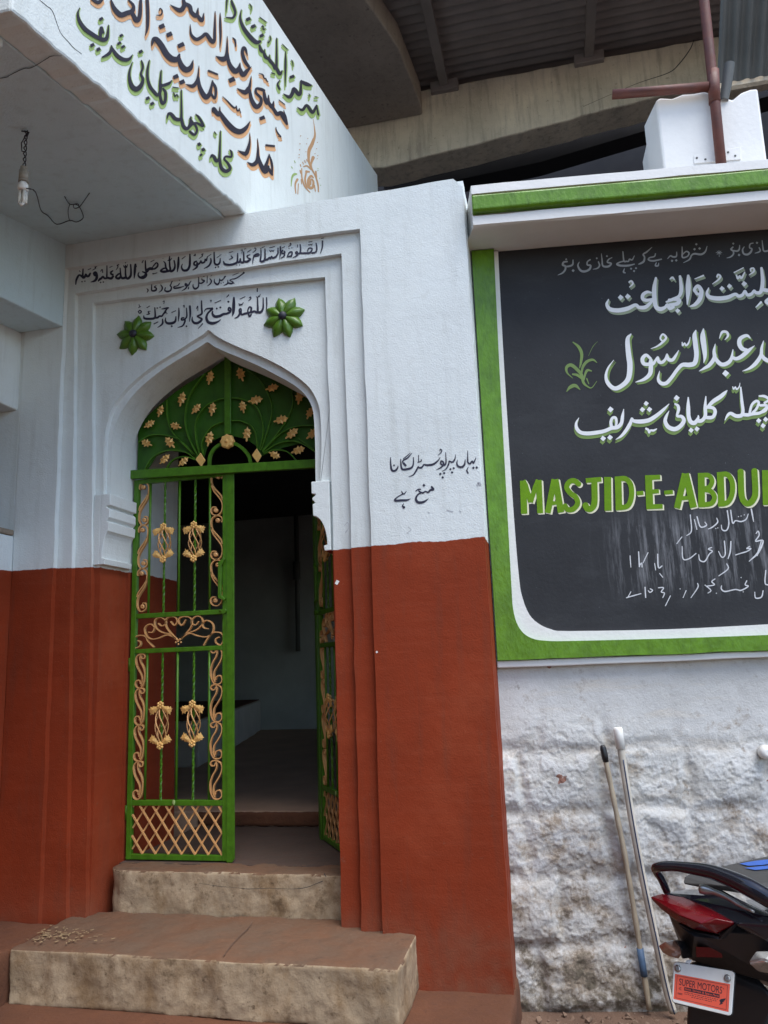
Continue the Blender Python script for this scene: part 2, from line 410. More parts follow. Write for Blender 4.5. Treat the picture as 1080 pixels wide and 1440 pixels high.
def worn(o, vox=.011, amp=.010, scale=.09, amp2=.004):
    """rounded, knocked-about edges: remeshed and pushed about by two noises"""
    r = o.modifiers.new('remesh', 'REMESH'); r.mode = 'VOXEL'; r.voxel_size = vox; r.use_smooth_shade = True
    sm = o.modifiers.new('smooth', 'SMOOTH'); sm.factor = .5; sm.iterations = 3
    for i, (sc_, am) in enumerate(((scale, amp), (scale * .22, amp2))):
        t = bpy.data.textures.new('wear', 'CLOUDS'); t.noise_scale = sc_; t.noise_depth = 3
        d = o.modifiers.new('wear', 'DISPLACE'); d.texture = t; d.strength = am; d.mid_level = .5; d.texture_coords = 'GLOBAL'
    return o
def rough(poly, step=.09, amp=.0022, seed=0, closed=True):
    """hand plastered outline: extra points along the edges, slightly off"""
    out = []; n = len(poly); rnd = random.Random(seed)
    for i in range(n if closed else n - 1):
        a = np.array(poly[i], float); b = np.array(poly[(i + 1) % n], float)
        L = np.linalg.norm(b - a); k = max(1, int(L / step))
        out.append(a)
        if L > .3:
            d = (b - a) / L; nr = np.array([-d[1], d[0]])
            for j in range(1, k):
                out.append(a + (b - a) * j / k + nr * rnd.uniform(-amp, amp))
    if not closed: out.append(np.array(poly[-1], float))
    return out
def xz(poly, y): return [(p[0], y, p[1]) for p in poly]

def crom(pts, n=6):
    P = [np.array(p, float) for p in pts]
    if len(P) == 1: return P
    if len(P) == 2: return [P[0] + (P[1] - P[0]) * t for t in np.linspace(0, 1, 4)]
    out = []
    for i in range(len(P) - 1):
        p0 = P[i - 1] if i else 2 * P[0] - P[1]
        p1, p2 = P[i], P[i + 1]
        p3 = P[i + 2] if i + 2 < len(P) else 2 * P[-1] - P[-2]
        for k in range(n):
            t = k / n
            out.append(.5 * ((2 * p1) + (-p0 + p2) * t + (2 * p0 - 5 * p1 + 4 * p2 - p3) * t * t + (-p0 + 3 * p1 - 3 * p2 + p3) * t ** 3))
    out.append(P[-1]); return out

# ------------------------------------------------------------------ sign writer's brush
class Ink:
    """strokes given in pixels of an enlarged view (x0, y0, scale) of the wall, laid as a film of paint on that wall"""
    def __init__(s, plane, normal, base=.0012):
        s.plane, s.nrm, s.h = plane, np.asarray(normal, float), base
        s.nrm /= np.linalg.norm(s.nrm); s.mb = MB(); s.k = 0; s.j = 0; s.wk = 1.0
    def _p(s, x, y):
        return s.plane(x, y) + s.nrm * (s.h + s.k * 3e-7 + s.j * 9e-6)
    def stroke(s, pts, x0, y0, sc, n=5, grow=0.0, dx=0, dy=0, wk=1.0, sharp=False):
        pts = [(x0 + (p[0] + dx) / sc, y0 + (p[1] + dy) / sc, (p[2] * wk * s.wk + grow) / sc) for p in pts]
        q = [np.array(p, float) for p in pts] if sharp else crom(pts, n)
        L, Rr = [], []; s.j += 1
        m = len(q)
        for i in range(m):
            d = q[min(i + 1, m - 1)][:2] - q[max(i - 1, 0)][:2]
            d = d / (np.linalg.norm(d) + 1e-9); nr = np.array([-d[1], d[0]]); w = max(q[i][2], .25) / 2
            L.append(q[i][:2] + nr * w); Rr.append(q[i][:2] - nr * w)
        for i in range(m - 1):
            s.k += 1
            s.mb.face([s._p(*L[i]), s._p(*L[i + 1]), s._p(*Rr[i + 1]), s._p(*Rr[i])])
        if not sharp:
            for i, sg in ((0, -1), (m - 1, 1)):
                if q[i][2] * sc < 10: continue
                j = 1 if i == 0 else m - 2
                d = (q[i][:2] - q[j][:2]); d = d / (np.linalg.norm(d) + 1e-9); nr = np.array([-d[1], d[0]]); w = q[i][2] / 2
                s.k += 1
                s.mb.face([s._p(*(q[i][:2] + (nr * math.cos(a) + d * math.sin(a) * .8) * w)) for a in np.linspace(0, math.pi, 7)])
    def dot(s, x, y, size, x0, y0, sc, ang=45, asp=1.0, grow=0, dx=0, dy=0):
        a = RAD(ang); h = (size * (1 + (s.wk - 1) * .4) + grow) / 2 / sc; s.k += 1; s.j += 1
        c = np.array([x0 + (x + dx) / sc, y0 + (y + dy) / sc])
        e1 = np.array([math.cos(a), math.sin(a)]) * h; e2 = np.array([-math.sin(a), math.cos(a)]) * h * asp
        s.mb.face([s._p(*(c + u * e1 + v * e2)) for u, v in ((-.75, -.7), (.75, -.75), (.7, .75), (-.7, .72))])
    def text(s, spec, x0, y0, sc, **kw):
        """'x,y,w x,y,w; ...'  a stroke;  'D x,y,size,angle,aspect' a reed dot"""
        for part in spec.replace('\n', ' ').split(';'):
            part = part.strip()
            if not part: continue
            if part[0] == 'D':
                for d in part[1:].split():
                    v = [float(t) for t in d.split(',')]
                    kk = {k: kw[k] for k in ('grow', 'dx', 'dy') if k in kw}
                    s.dot(v[0], v[1], v[2], x0, y0, sc, v[3] if len(v) > 3 else 40, v[4] if len(v) > 4 else 1.0, **kk)
            else:
                pts = []; w = 14.0
                for t in part.split():
                    v = [float(a) for a in t.split(',')]
                    if len(v) > 2: w = v[2]
                    pts.append((v[0], v[1], w))
                s.stroke(pts, x0, y0, sc, **kw)
    def build(s, name, mat, parent):
        o = s.mb.build(name, mat, parent, recalc=False)
        return o
# ================================================================== SETTING
def struct(o): return tag(o, kind='structure')
# the ground, one sheet to the horizon, cut back where the plinth and the wall stand only by lying lower
mb = MB()
mb.face([(-400, -400, 0.0), (400, -400, 0.0), (400, 400, 0.0), (-400, 400, 0.0)])
struct(mb.build('ground', 'earth'))
# raised cement apron in front of the entrance
mb = MB()
ap = rough([(-6.0, -1.45), (-.30, -1.45), (-.295, .20), (-6.0, .20)], .15, .006, 3)
mb.prism([(p[0], p[1], .155) for p in ap], (0, 0, -.30))
struct(worn(mb.build('pavement', 'cement_red'), .022, .012, .12))

# ------------------------------------------------------------------ ENTRANCE WALL
ent = empty('entrance_wall', (-1.5, .4, 0), 'whitewashed entrance wall with red oxide dado and pointed arched doorway', 'wall')
XL, XR, ZT = -2.745, -.31, 3.832
def frame_plate(y0, y1, inner, seed, top=ZT):
    """wall outline minus an opening that is open at the foot"""
    m = MB()
    outer = [(XL, -.05), (XL, top), (XR - .045, top), (XR, top - .05), (XR, -.05)]
    if y0 > 0: outer = [(XL, -.05), (XL, top), (XR, top), (XR, -.05)]
    path = outer + inner[::-1]
    m.prism(xz(rough(path, .10, .0028, seed), y0), (0, y1 - y0, 0))
    return m.bm
def P(px, py, y): q = ony(px, py, y); return (q[0], q[2])
# three receding frames round the arch panel, measured on their own planes
in1 = [(-2.506, -.05), (-2.507, 3.60), (-2.507, 3.69), (-1.6, 3.668), (-.838, 3.642), P(511, 470, .0), P(517.5, 640, 0), P(522, 760, 0), (P(537, 1312, 0)[0], -.05)]
in2 = [(P(96, 1295, .03)[0], -.05), P(98, 900, .03), P(104, 600, .03), (-2.464, 3.545), (-1.7, 3.548), (-.946, 3.541), P(488.5, 600, .03), P(493.5, 745, .03), (P(508, 1311, .03)[0], -.05)]
in3 = [(P(122, 1290, .06)[0], -.05), (-2.334, 2.395), (-2.373, 3.492), (-1.7, 3.47), (-1.044, 3.442), P(464, 600, .06), P(468.5, 745, .06), (-1.046, -.05)]
wall = MB()
def merge(dst, bm):
    me = bpy.data.meshes.new('tmp'); bm.to_mesh(me); bm.free(); dst.bm.from_mesh(me); bpy.data.meshes.remove(me)
merge(wall, frame_plate(0.0, .03, in1, 1))
merge(wall, frame_plate(.03, .06, in2, 2))
merge(wall, frame_plate(.06, .09, in3, 3))
arch_o = [P(145, 690, .09), P(145.5, 655, .09), P(147, 620, .09), P(151, 594, .09), P(160, 570, .09), P(177, 547, .09), P(200, 526, .09), P(225, 508, .09), P(250, 493, .09),
          P(273, 478, .09), P(286, 470, .09), P(293, 464, .09), P(302, 471, .09), P(318, 480, .09), P(340, 490, .09), P(367, 501, .09), P(395, 515, .09), P(418, 530, .09), P(435, 545, .09), P(445, 562, .09),
          P(450, 580, .09), P(452, 620, .09), P(451, 655, .09), P(450, 685, .09)]
arch_i = [P(156, 690, .12), P(156.5, 655, .12), P(158, 622, .12), P(162, 600, .12), P(170, 581, .12), P(185, 558, .12), P(205, 538, .12), P(228, 520, .12), P(250, 506, .12),
          P(272, 493, .12), P(285, 485, .12), P(292, 481, .12), P(301, 487, .12), P(318, 495, .12), P(340, 504, .12), P(365, 515, .12), P(390, 528, .12), P(413, 541, .12), P(428, 554, .12), P(437, 568, .12),
          P(441, 584, .12), P(443, 620, .12), P(443.5, 655, .12), P(444, 685, .12)]
ZS = 2.36
def arch_plate(y0, y1, arch, xl, xr, ztop):
    m = MB()
    a = [(arch[0][0], ZS)] + crom(arch, 3) + [(arch[-1][0], ZS)]
    path = [(xl, ZS), (xl, ztop), (xr, ztop), (xr, ZS)] + [tuple(p) for p in a[::-1]]
    m.prism(xz(path, y0), (0, y1 - y0, 0)); return m.bm
merge(wall, arch_plate(.09, .12, arch_o, -2.60, -.90, 3.70))
merge(wall, arch_plate(.12, .335, arch_i, -2.60, -.90, 3.70))
XJL, XJR = -2.268, -1.052
# the thickness of the wall behind the frames: left and right piers and the part over the passage
wall.box(XL, -2.292, .09, .335, -.05, ZS - .001); wall.box(XL, -2.601, .09, .335, ZS - .001, ZT - .02)
wall.box(-1.050, XR, .09, .335, -.05, ZS - .001); wall.box(-.899, XR, .09, .335, ZS - .001, ZT - .02)
wall.box(-2.600, -.900, .09, .335, 3.701, ZT - .02)
wall.box(XL, -2.275, .335, .88, -.05, ZT - .02); wall.box(-1.045, XR, .335, .88, -.05, ZT - .02)
wall.box(-2.274, -1.046, .338, .88, 3.21, ZT - .022)
wall.build('wall', 'wall', ent, bevel=.007)

# capitals that carry the arch panel
def capital(xj, xa, sgn, zs):
    """profile in x projecting from the jamb xj to just past the arch face xa"""
    z = zs
    pj = xa + sgn * .014
    prof = [(xj, z['b0']), (xj + sgn * .030, z['b0'])]
    prof += [(xj + sgn * .034, z['b1'])]
    n = 7
    x0, z0 = xj + sgn * .016, z['b1'] + .004
    for k in range(n + 1):                        # hollow bracket
        a = k / n * math.pi / 2
        prof.append((x0 + (pj - sgn * .006 - x0) * (1 - math.cos(a)), z0 + (z['c1'] - z0) * math.sin(a)))
    prof += [(pj - sgn * .004, z['d0']), (xa - sgn * .004, z['d0'] + .006), (pj - sgn * .002, z['d0'] + .026), (pj - sgn * .004, z['d1'] - .012), (xa - sgn * .006, z['d1']),
             (xa - sgn * .006, z['d1'] + .006), (pj, z['d1'] + .010), (pj, z['t']), (xj, z['t'])]
    return prof
m = MB(); m.prism(xz(capital(-2.292, -2.252, 1, dict(b0=2.043, b1=2.072, c1=2.215, d0=2.262, d1=2.342, t=2.412)), .072), (0, .262, 0))
m.box(-2.331, -2.2925, .072, .0895, 2.043, 2.412)
m.build('capital', 'wall', ent, bevel=.006)
m = MB(); m.prism(xz(capital(-1.050, -1.126, -1, dict(b0=2.030, b1=2.056, c1=2.205, d0=2.262, d1=2.306, t=2.375)), .058), (0, .276, 0))
m.build('capital', 'wall', ent, bevel=.006)

# green plaster rosettes
def rosette(px, py, r, rot, n=8, dark=1.0):
    c = ony(px, py, .09)
    m = MB()
    for k in range(n):
        a0 = rot + 2 * math.pi * k / n
        rows = []
        for t, w, h in ((.12, .10, .028), (.35, .23, .030), (.58, .27, .028), (.80, .19, .020), (1.0, .02, .006)):
            rr = []
            for s_ in (-1, -.5, 0, .5, 1):
                x = t * r; y_ = s_ * w * r
                hh = h * (1 - .55 * s_ * s_) + (.004 if s_ == 0 else 0)
                rr.append((c[0] + x * math.cos(a0) - y_ * math.sin(a0), .09 - hh, c[2] + x * math.sin(a0) + y_ * math.cos(a0)))
            rows.append([m.bm.verts.new(p) for p in rr])
        base = [[m.bm.verts.new((v.co.x, .092, v.co.z)) for v in row] for row in rows]
        for i in range(4):
            for j in range(4):
                f = m.bm.faces.new((rows[i][j], rows[i][j + 1], rows[i + 1][j + 1], rows[i + 1][j])); f.smooth = True
            for A, j in ((0, 0), (1, 4)):
                m.bm.faces.new((rows[i][j], rows[i + 1][j], base[i + 1][j], base[i][j]))
        m.bm.faces.new(rows[4] + base[4][::-1])
    o = m.build('rosette', 'petal', ent)
    m = MB(); m.ball((c[0], .062, c[2]), r * .20, (1, .8, 1), 10); m.build('boss', 'black', o)
    return o
rosette(400, 447, .115, .25)['label'] = 'bright green plaster flower right of the prayer line'
rosette(191, 472, .112, .62)['label'] = 'shaded green plaster flower left of the prayer line'

# ------------------------------------------------------------------ steps
st = MB()
pts = rough([(-2.385, -.352), (-.70, -.385), (-.70, .168), (-2.385, .168)], .13, .006, 5)
st.prism([(p[0], p[1], .368) for p in pts], (0, 0, -.216))
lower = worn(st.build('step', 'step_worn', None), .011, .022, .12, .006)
tag(lower, 'wide lower stone step with stained off-white riser in front of the doorway', 'step')
ORG[lower] = Vector((0, 0, 0))
# threshold step inside the arch
m = MB()
fr = [(-2.262, .335), (-2.262, .235), (-2.235, .190), (-2.18, .163), (-1.7, .172), (-1.053, .160), (-1.053, .335)]
m.prism([(p[0], p[1], .555) for p in rough(fr, .1, .004, 8)], (0, 0, -.26))
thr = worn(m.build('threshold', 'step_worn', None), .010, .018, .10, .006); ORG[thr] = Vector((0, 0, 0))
tag(thr, 'cracked off-white threshold step under the green gate', 'step')
# red plinth of the side porch wall
m = MB(); m.prism([(p[0], p[1], .362) for p in rough([(-3.3, -3.0), (-2.392, -3.0), (-2.392, .0 - .002), (-3.3, -.002)], .12, .006, 12)], (0, 0, -.3))
pl = worn(m.build('porch_plinth', 'cement_red', None), .02); tag(pl, 'low red cement plinth left of the lower step', 'plinth')
ch = MB(); rnd = random.Random(4)
for _ in range(110):
    q = onz(rnd.gauss(78, 28), rnd.gauss(1316, 5), .3740)
    a = rnd.uniform(0, 3.14); L = rnd.uniform(.003, .010); w = rnd.uniform(.001, .004)
    e1 = np.array([math.cos(a), math.sin(a), 0]) * L; e2 = np.array([-math.sin(a), math.cos(a), 0]) * w
    if not (-2.38 < q[0] < -.7 and -.34 < q[1] < -.01): continue
    q[2] = .3765 + rnd.uniform(0, .004)
    ch.prism([q + e1 + e2, q - e1 + e2, q - e1 - e2, q + e1 - e2], (0, 0, .0012))
tag(ch.build('chaff', 'straw'), kind='stuff')

# ------------------------------------------------------------------ hall seen through the door
def S(name, m, mat, **k): return struct(m.build(name, mat, **k))
m = MB(); m.box(-2.270, -1.050, .30, 1.19, .30, .5535); S('passage_floor', m, 'tread')
m = MB(); m.box(-8, 1.5, 1.191, 7.2, .30, .640); S('hall_floor', m, 'hall_floor', bevel=.012)
m = MB(); m.box(-2.269, -1.046, 1.165, 1.1905, .5535, .637); tag(worn(m.build('inner_step', 'cement_red', None), .012, .012, .05), 'low reddish inner step at the end of the passage', 'step')
m = MB()
m.box(-8, 1.5, 7.0, 7.2, .64, 3.6); m.box(-8.2, -8.0, .88, 7.2, 0, 3.6); m.box(1.5, 1.7, .88, 3.4, 0, 3.6); m.box(1.5, 1.7, 6.2, 7.2, 0, 3.6); m.box(1.5, 1.7, 3.4, 6.2, 0, 1.3); m.box(1.5, 1.7, 3.4, 6.2, 3.1, 3.6)  # unseen window gap added in the right wall to brighten the hall
m.box(-8, -2.76, .70, .88, 0, 3.6); m.box(-.305, 1.5, .70, .88, 0, 3.6)
hw = m.build('hall_wall', 'hall'); tag(hw, 'dim blue-grey inner wall of the prayer hall beyond the doorway', 'wall')
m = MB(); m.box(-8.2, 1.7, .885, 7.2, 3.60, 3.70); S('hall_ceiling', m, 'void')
m = MB()
a, b_ = onz(330, 1047, .645), onz(322, 1050, .645)
led = [(-7.9, 3.2), (-3.25, 3.2), (-3.62, 4.85), (-4.15, 6.98), (-7.9, 6.98)]
m.prism([(p[0], p[1], 1.04) for p in rough(led, .25, .012, 14)], (0, 0, -.405))
lg = m.build('ledge', 'ledge', None, bevel=.02); tag(lg, 'low whitewashed masonry ledge in the dark hall', 'ledge'); ORG[lg] = Vector((0, 0, 0))
m = MB(); m.prism([(p[0] - .03, p[1], 1.052) for p in led], (0, 0, -.010)); m.build('seat_slab', 'cement_red', lg)
def drainpipe():
    r = empty('wall_pipe', ony(418, 912, 6.93), 'vertical grey pipe on the back wall of the hall', 'pipe')
    m = MB(); m.tube([ony(416, 716, 6.93), ony(418, 800, 6.93), ony(419, 916, 6.93)], .034, 10); m.build('pipe', 'zinc', r)
    m = MB(); m.tube([ony(417, 790, 6.93), ony(417.5, 815, 6.93)], .052, 10); m.build('coupling', 'zinc', r)
drainpipe()

# ------------------------------------------------------------------ PORCH CANOPY with lettered parapet
cano = empty('porch_canopy', (-2.5, -.9, 3.6), 'sloping concrete porch canopy with tall lettered white side parapet', 'canopy')
ZB = lambda y: 3.836 + .2235 * y
m = MB()
m.prism([(-4.6, -1.778, ZB(-1.778)), (-4.6, .02, ZB(0) - .008), (-4.6, .02, ZB(0) + .14), (-4.6, -1.778, ZB(-1.778) + .14)], (3.03, 0, 0))
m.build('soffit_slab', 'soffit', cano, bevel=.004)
FX = -1.452
def fas(y): return FX
m = MB()
bot = [(y, ZB(y) + random.uniform(-.005, .006)) for y in np.arange(-1.778, 3.4, .035)]
top = [(3.4, 6.28), (2.2, 5.945), (1.0, 5.61), (-.2, 5.27), (-1.778, 4.83)]
m.prism([(FX, y, z) for y, z in bot + top], (-.118, 0, 0))
m.build('parapet', 'fascia', cano, bevel=.010)
m = MB()
m.prism([(-1.572, -1.778, ZB(-1.778)), (-1.572, -1.778, 4.83), (-4.6, -1.778, 4.83), (-4.6, -1.778, ZB(-1.778))], (0, .118, 0))
m.build('parapet', 'fascia', cano, bevel=.008)
m = MB()
m.prism([(-2.506, .0, 3.342), (-2.506, -1.70, 3.155), (-2.506, -1.70, ZB(-1.70) + .01), (-2.506, 0, ZB(0) + .01)], (-.285, 0, 0))
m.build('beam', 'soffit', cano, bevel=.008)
dwm = None
# porch side wall: low red and white wall, an opening, and a white block below the beam
m = MB()
m.box(-3.0, -2.748, -3.0, .02, .30, 2.215); m.box(-3.0, -2.765, -1.70, .02, 2.90, 3.345)  # low wall's unseen street end added to block light from the left
m.box(-3.0, -2.7455, .0035, .03, 2.0, 3.6)
sw = m.build('porch_side_wall', 'wall', None, bevel=.010); tag(sw, 'narrow white and red porch side wall with an opening at the left', 'wall'); ORG[sw] = Vector((0, 0, 0))
m = MB(); m.box(-3.02, -2.742, -3.01, -.003, 2.216, 2.245); m.build('sill', 'brown_slab', sw, bevel=.006)
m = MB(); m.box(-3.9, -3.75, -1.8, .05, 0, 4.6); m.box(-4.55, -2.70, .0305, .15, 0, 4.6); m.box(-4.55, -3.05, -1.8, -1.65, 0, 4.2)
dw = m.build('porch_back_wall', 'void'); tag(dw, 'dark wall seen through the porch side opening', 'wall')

# ------------------------------------------------------------------ hanging lamp
def sof(px, py, d=0.004):
    q = onp(px, py, (0, 0, 3.836), (0, -.2235, 1)); q[2] -= d + .010 * (q[1] + 1.78) / 1.78 + .002; return q
hk = sof(37, 180); 
bulb = empty('hanging_bulb', hk, 'unlit compact fluorescent bulb hanging from the canopy on twisted wire', 'lamp')
def down(t): return np.array([hk[0], hk[1], hk[2] - t])
def zof(py):   # height below hook for a picture row, on the vertical through the hook
    n = np.array([hk[0] - CAM[0], hk[1] - CAM[1], 0]); n /= np.linalg.norm(n)
    return hk[2] - onp(36, py, hk, n)[2]
m = MB(); rnd = random.Random(2)
for ph in (0, math.pi):
    zz = np.linspace(0, zof(236), 26)
    m.tube([down(t) + np.array([math.cos(t * 130 + ph) * .005, math.sin(t * 130 + ph) * .005, 0]) for t in zz], .0022, 6)
m.tube([down(zof(190)), down(zof(200)) + [-.018, 0, 0], down(zof(212)) + [-.014, 0, 0], down(zof(214)) + [0.004, 0, 0]], .002, 6)
m.tube([down(0) + [-.02, 0, 0], down(.006), down(.012) + [.012, 0, 0], down(.03) + [.004, 0, 0]], .003, 6)
m.build('wire', 'black', bulb)
m = MB()
for a_, b2, r in ((236, 241, .014), (241, 255, .0175), (255, 257, .019)):
    m.tube([down(zof(a_)), down(zof(b2))], r, 14)
m.build('socket', 'bakelite', bulb)
m = MB(); m.tube([down(zof(257)), down(zof(260)), down(zof(266)), down(zof(269))], [.012, .018, .020, .017], 14); m.build('ballast', 'plate_white', bulb)
m = MB()
for dx in (-.0085, .0085):
    z0, z1 = zof(268), zof(288)
    m.tube([down(z0) + [dx, -.004, 0], down(z1) + [dx, -.004, 0]], .0058, 10)
    m.tube([down(z0) + [dx, .008, 0], down(z1 - .006) + [dx, .008, 0]], .0058, 10)
m.tube([down(zof(287)) + [-.0085, -.004, 0], down(zof(290)) + [0, -.004, 0], down(zof(287)) + [.0085, -.004, 0]], .0058, 10)
m.build('tube', 'lamp_glass', bulb)
m = MB()
w = [down(zof(266)) + [.012, 0, 0], down(zof(276)) + [.04, .02, .02], sof(58, 288, .02), sof(68, 298, .012), sof(80, 309, .015), sof(98, 306, .006), sof(108, 307, .01), sof(117, 302, .008), sof(115, 293, .006), sof(111, 285, .01), sof(107, 281, .015), sof(102, 283, .008), sof(97, 282, .006), sof(91, 273, .004)]
m.tube(crom(w, 4), .0024, 6)
m.tube(crom([sof(126, 268, .004), sof(119, 276, .012), sof(112, 283, .02), sof(105, 285, .02), sof(104, 280, .02), sof(110, 279, .02), sof(112, 284, .02)], 4), .0022, 6)
m.tube(crom([sof(98, 283, .01), sof(96, 290, .015), sof(97, 300, .015), sof(99, 306, .01)], 4), .0018, 6)
tag(m.build('loose_wire', 'black'), 'loose black wire looped under the canopy soffit', 'wire')

# ------------------------------------------------------------------ NOTICE BOARD WALL (turned a little from the entrance wall)
BA = math.atan(.13); B0 = np.array([-.31, .22, 0.0])
BU = np.array([math.cos(BA), math.sin(BA), 0]); BN = np.array([math.sin(BA), -math.cos(BA), 0])
def L(u, v, z): return B0 + BU * u + BN * v + np.array([0, 0, z])
def onb(px, py, v=0.0): return onp(px, py, B0 + BN * v, BN)
def uz(px, py, v=0.0):
    q = onb(px, py, v) - B0; return (float(np.dot(q, BU)), float(q[2]))
def bprism(m, poly, v0, v1): m.prism([L(p[0], v1, p[1]) for p in poly], BN * (v0 - v1)); return m
UE = 3.3
# rough stone wall with real relief
def sst(x, a, b):
    t = min(1.0, max(0.0, (x - a) / (b - a))); return t * t * (3 - 2 * t)
def relief(u, z):
    """courses of squared stone under many coats of wash that have flaked in plates"""
    wz = z + .030 * mnoise.noise(Vector((u * 2.3, z * 2.0, 3))) + .012 * mnoise.noise(Vector((u * 8, z * 8, 5)))
    wu = u + .030 * mnoise.noise(Vector((u * 3.0, z * 4.0, 8)))
    H = .272; row = math.floor(wz / H); fz = wz / H - row
    rr = mnoise.cell(Vector((row * 3.7 + .5, 1.5, .5)))
    Lb = .40 + .16 * rr; col = math.floor(wu / Lb + rr * .9); fu = wu / Lb + rr * .9 - col
    ez = min(fz, 1 - fz) * H; eu = min(fu, 1 - fu) * Lb
    cellr = mnoise.cell(Vector((col * 5.3 + .5, row * 7.1 + .5, 2.5)))
    dj = min(ez, eu * 1.15)
    fill = sst(mnoise.noise(Vector((u * 3.1, z * 3.7, 12))), -.35, .55)         # wash fills part of the joints
    blk = sst(dj, .0, .050)
    fade = max(.10, 1 - sst(z + .10 * mnoise.noise(Vector((u * 1.7, 0, 9))), .98, 1.30))
    f = mnoise.fractal(Vector((u * 4.5, z * 5.5, 1)), 1.0, 2.1, 5)
    n1 = mnoise.fractal(Vector((u * 11, z * 13, 4)), .8, 2.2, 5)
    fl = sst(n1, .02, .09) ; fl2 = sst(mnoise.fractal(Vector((u * 24, z * 27, 6)), .8, 2.2, 4), .06, .14)
    fine = mnoise.fractal(Vector((u * 60, z * 64, 2)), .8, 2.1, 4)
    h = blk * (.015 + .012 * cellr) * (1 - .55 * fill) + f * .0075 - fl * .0036 - fl2 * .0020 + fine * .0019
    bulge = .008 * blk * (1 - ((fz - .5) * 2) ** 2)
    wear = (fl * .8 * fade + fl2 * .35 * fade, (1 - sst(dj, .0, .030)) * fade * (1 - .5 * fill), max(0, 1 - z / 1.25))
    return fade * (h + bulge) + .0015 * f, wear
m = MB(); nz = 290
us = np.concatenate([np.linspace(-.02, 1.55, 400), np.linspace(1.57, UE, 60)]); zs = np.linspace(-.08, 1.47, nz)
grid = []; wears = []
for z in zs:
    row_ = []
    for u in us:
        h_, w_ = relief(u, z); h_ *= .85; row_.append(m.bm.verts.new(tuple(L(u, h_ - .012, z)))); wears.append(w_)
    grid.append(row_)
for i in range(nz - 1):
    for j in range(len(us) - 1):
        f = m.bm.faces.new((grid[i][j], grid[i][j + 1], grid[i + 1][j + 1], grid[i + 1][j])); f.smooth = True
# back and sides so that it is a solid wall
bk = [[m.bm.verts.new(tuple(L(u, -.45, z))) for u in (us[0], us[-1])] for z in (zs[0], zs[-1])]
m.bm.faces.new((bk[0][1], bk[0][0], bk[1][0], bk[1][1]))
m.bm.faces.new([grid[-1][j] for j in range(len(us))] + [bk[1][1], bk[1][0]])
m.bm.faces.new([grid[i][-1] for i in range(nz)][::-1] + [bk[1][1], bk[0][1]][::1])
rub = m.build('rubble_wall', 'rubble', None)
ca = rub.data.color_attributes.new('wear', 'FLOAT_COLOR', 'POINT')
wears += [(0, 0, 0)] * (len(rub.data.vertices) - len(wears))
ca.data.foreach_set('color', [c for w_ in wears for c in (*w_, 1.0)])
ORG[rub] = Vector((0, 0, 0))
tag(rub, 'rough limewashed rubble stone wall below the blackboard', 'wall')
# plastered upper wall carrying the board
m = MB(); bprism(m, [(0, 1.462), (UE, 1.462), (UE, 3.74), (0, 3.74)], -.45, -.002)
up = m.build('board_wall', 'fascia', None); tag(up, 'white plaster wall behind the painted blackboard', 'wall'); ORG[up] = Vector((0, 0, 0))

board = empty('notice_board', L(1.6, 0, 1.48), 'large black painted notice board with green frame and white lettering', 'notice board')
m = MB(); bprism(m, [(.01, 1.50), (UE - .1, 1.50), (UE - .1, 3.535), (.01, 3.535)], -.001, .006)
m.build('panel', 'board', board)
gi = [uz(694, 350, .02), uz(702, 520, .02), uz(713, 720, .02), uz(719, 830, .02), uz(721, 856, .02), uz(726, 876, .02), uz(735, 890, .02), uz(748, 898, .02), uz(765, 901, .02), uz(800, 901.5, .02), uz(940, 898, .02), uz(1080, 893, .02)]
wi = [uz(700, 350, .012), uz(709, 520, .012), uz(722, 720, .012), uz(730, 815, .012), uz(735, 842, .012), uz(744, 864, .012), uz(757, 877, .012), uz(775, 885, .012), uz(800, 887.5, .012), uz(940, 885, .012), uz(1080, 878, .012)]
gz, wz = gi[-1][1], wi[-1][1]
U1 = UE - .1
def frame_poly(inn, zb, wid, u0=.003):
    r = [(U1 - wid, zb), (U1 - wid, 3.53)]
    return rough([(u0, 1.486), (U1, 1.486), (U1, 3.53)], .12, .003, 3, False) + [(U1 - wid, 3.53), (U1 - wid, zb)] + [tuple(p) for p in crom(inn, 3)][::-1] + [(inn[0][0], 3.53), (u0, 3.53)]
m = MB(); bprism(m, frame_poly(wi, wz, .14, .02), .0061, .020); m.build('white_moulding', 'white', board, bevel=.006)
m = MB(); bprism(m, frame_poly(gi, gz, .11), .0, .046); m.build('frame', 'frame_green', board, bevel=.016, seg=3)
m = MB(); bprism(m, rough([(.0, 1.452), (UE, 1.456), (UE, 1.483), (.0, 1.483)], .15, .002, 4), -.001, .030); m.build('ledge_strip', 'white', board, bevel=.006)

# projecting hood over the board
hood = empty('board_hood', L(1.6, .1, 3.53), 'white concrete hood with a green painted edge over the blackboard', 'hood')
def hprof(m, prof, u0, u1, cham=0.0):
    a = [L(u0 + (cham if v > .2 else 0), v, z) for v, z in prof]
    b = [L(u1, v, z) for v, z in prof]
    n = 20
    rows = []
    for k in range(n + 1):
        t = k / n
        rows.append([m.bm.verts.new(tuple(np.array(p) * (1 - t) + np.array(q) * t + np.array([0, 0, random.uniform(-.0025, .0025) if 0 < k < n else 0]))) for p, q in zip(a, b)])
    for k in range(n):
        for j in range(len(prof)):
            m.bm.faces.new((rows[k][j], rows[k][(j + 1) % len(prof)], rows[k + 1][(j + 1) % len(prof)], rows[k + 1][j]))
    m.bm.faces.new(rows[0][::-1]); m.bm.faces.new(rows[-1])
m = MB(); hprof(m, [(-.45, 3.742), (.0, 3.5365), (.262, 3.530), (.276, 3.536), (.276, 3.582), (.258, 3.592), (.258, 3.675), (.300, 3.684), (.300, 3.728), (.275, 3.744), (-.45, 3.7445)], -.052, UE, .06)
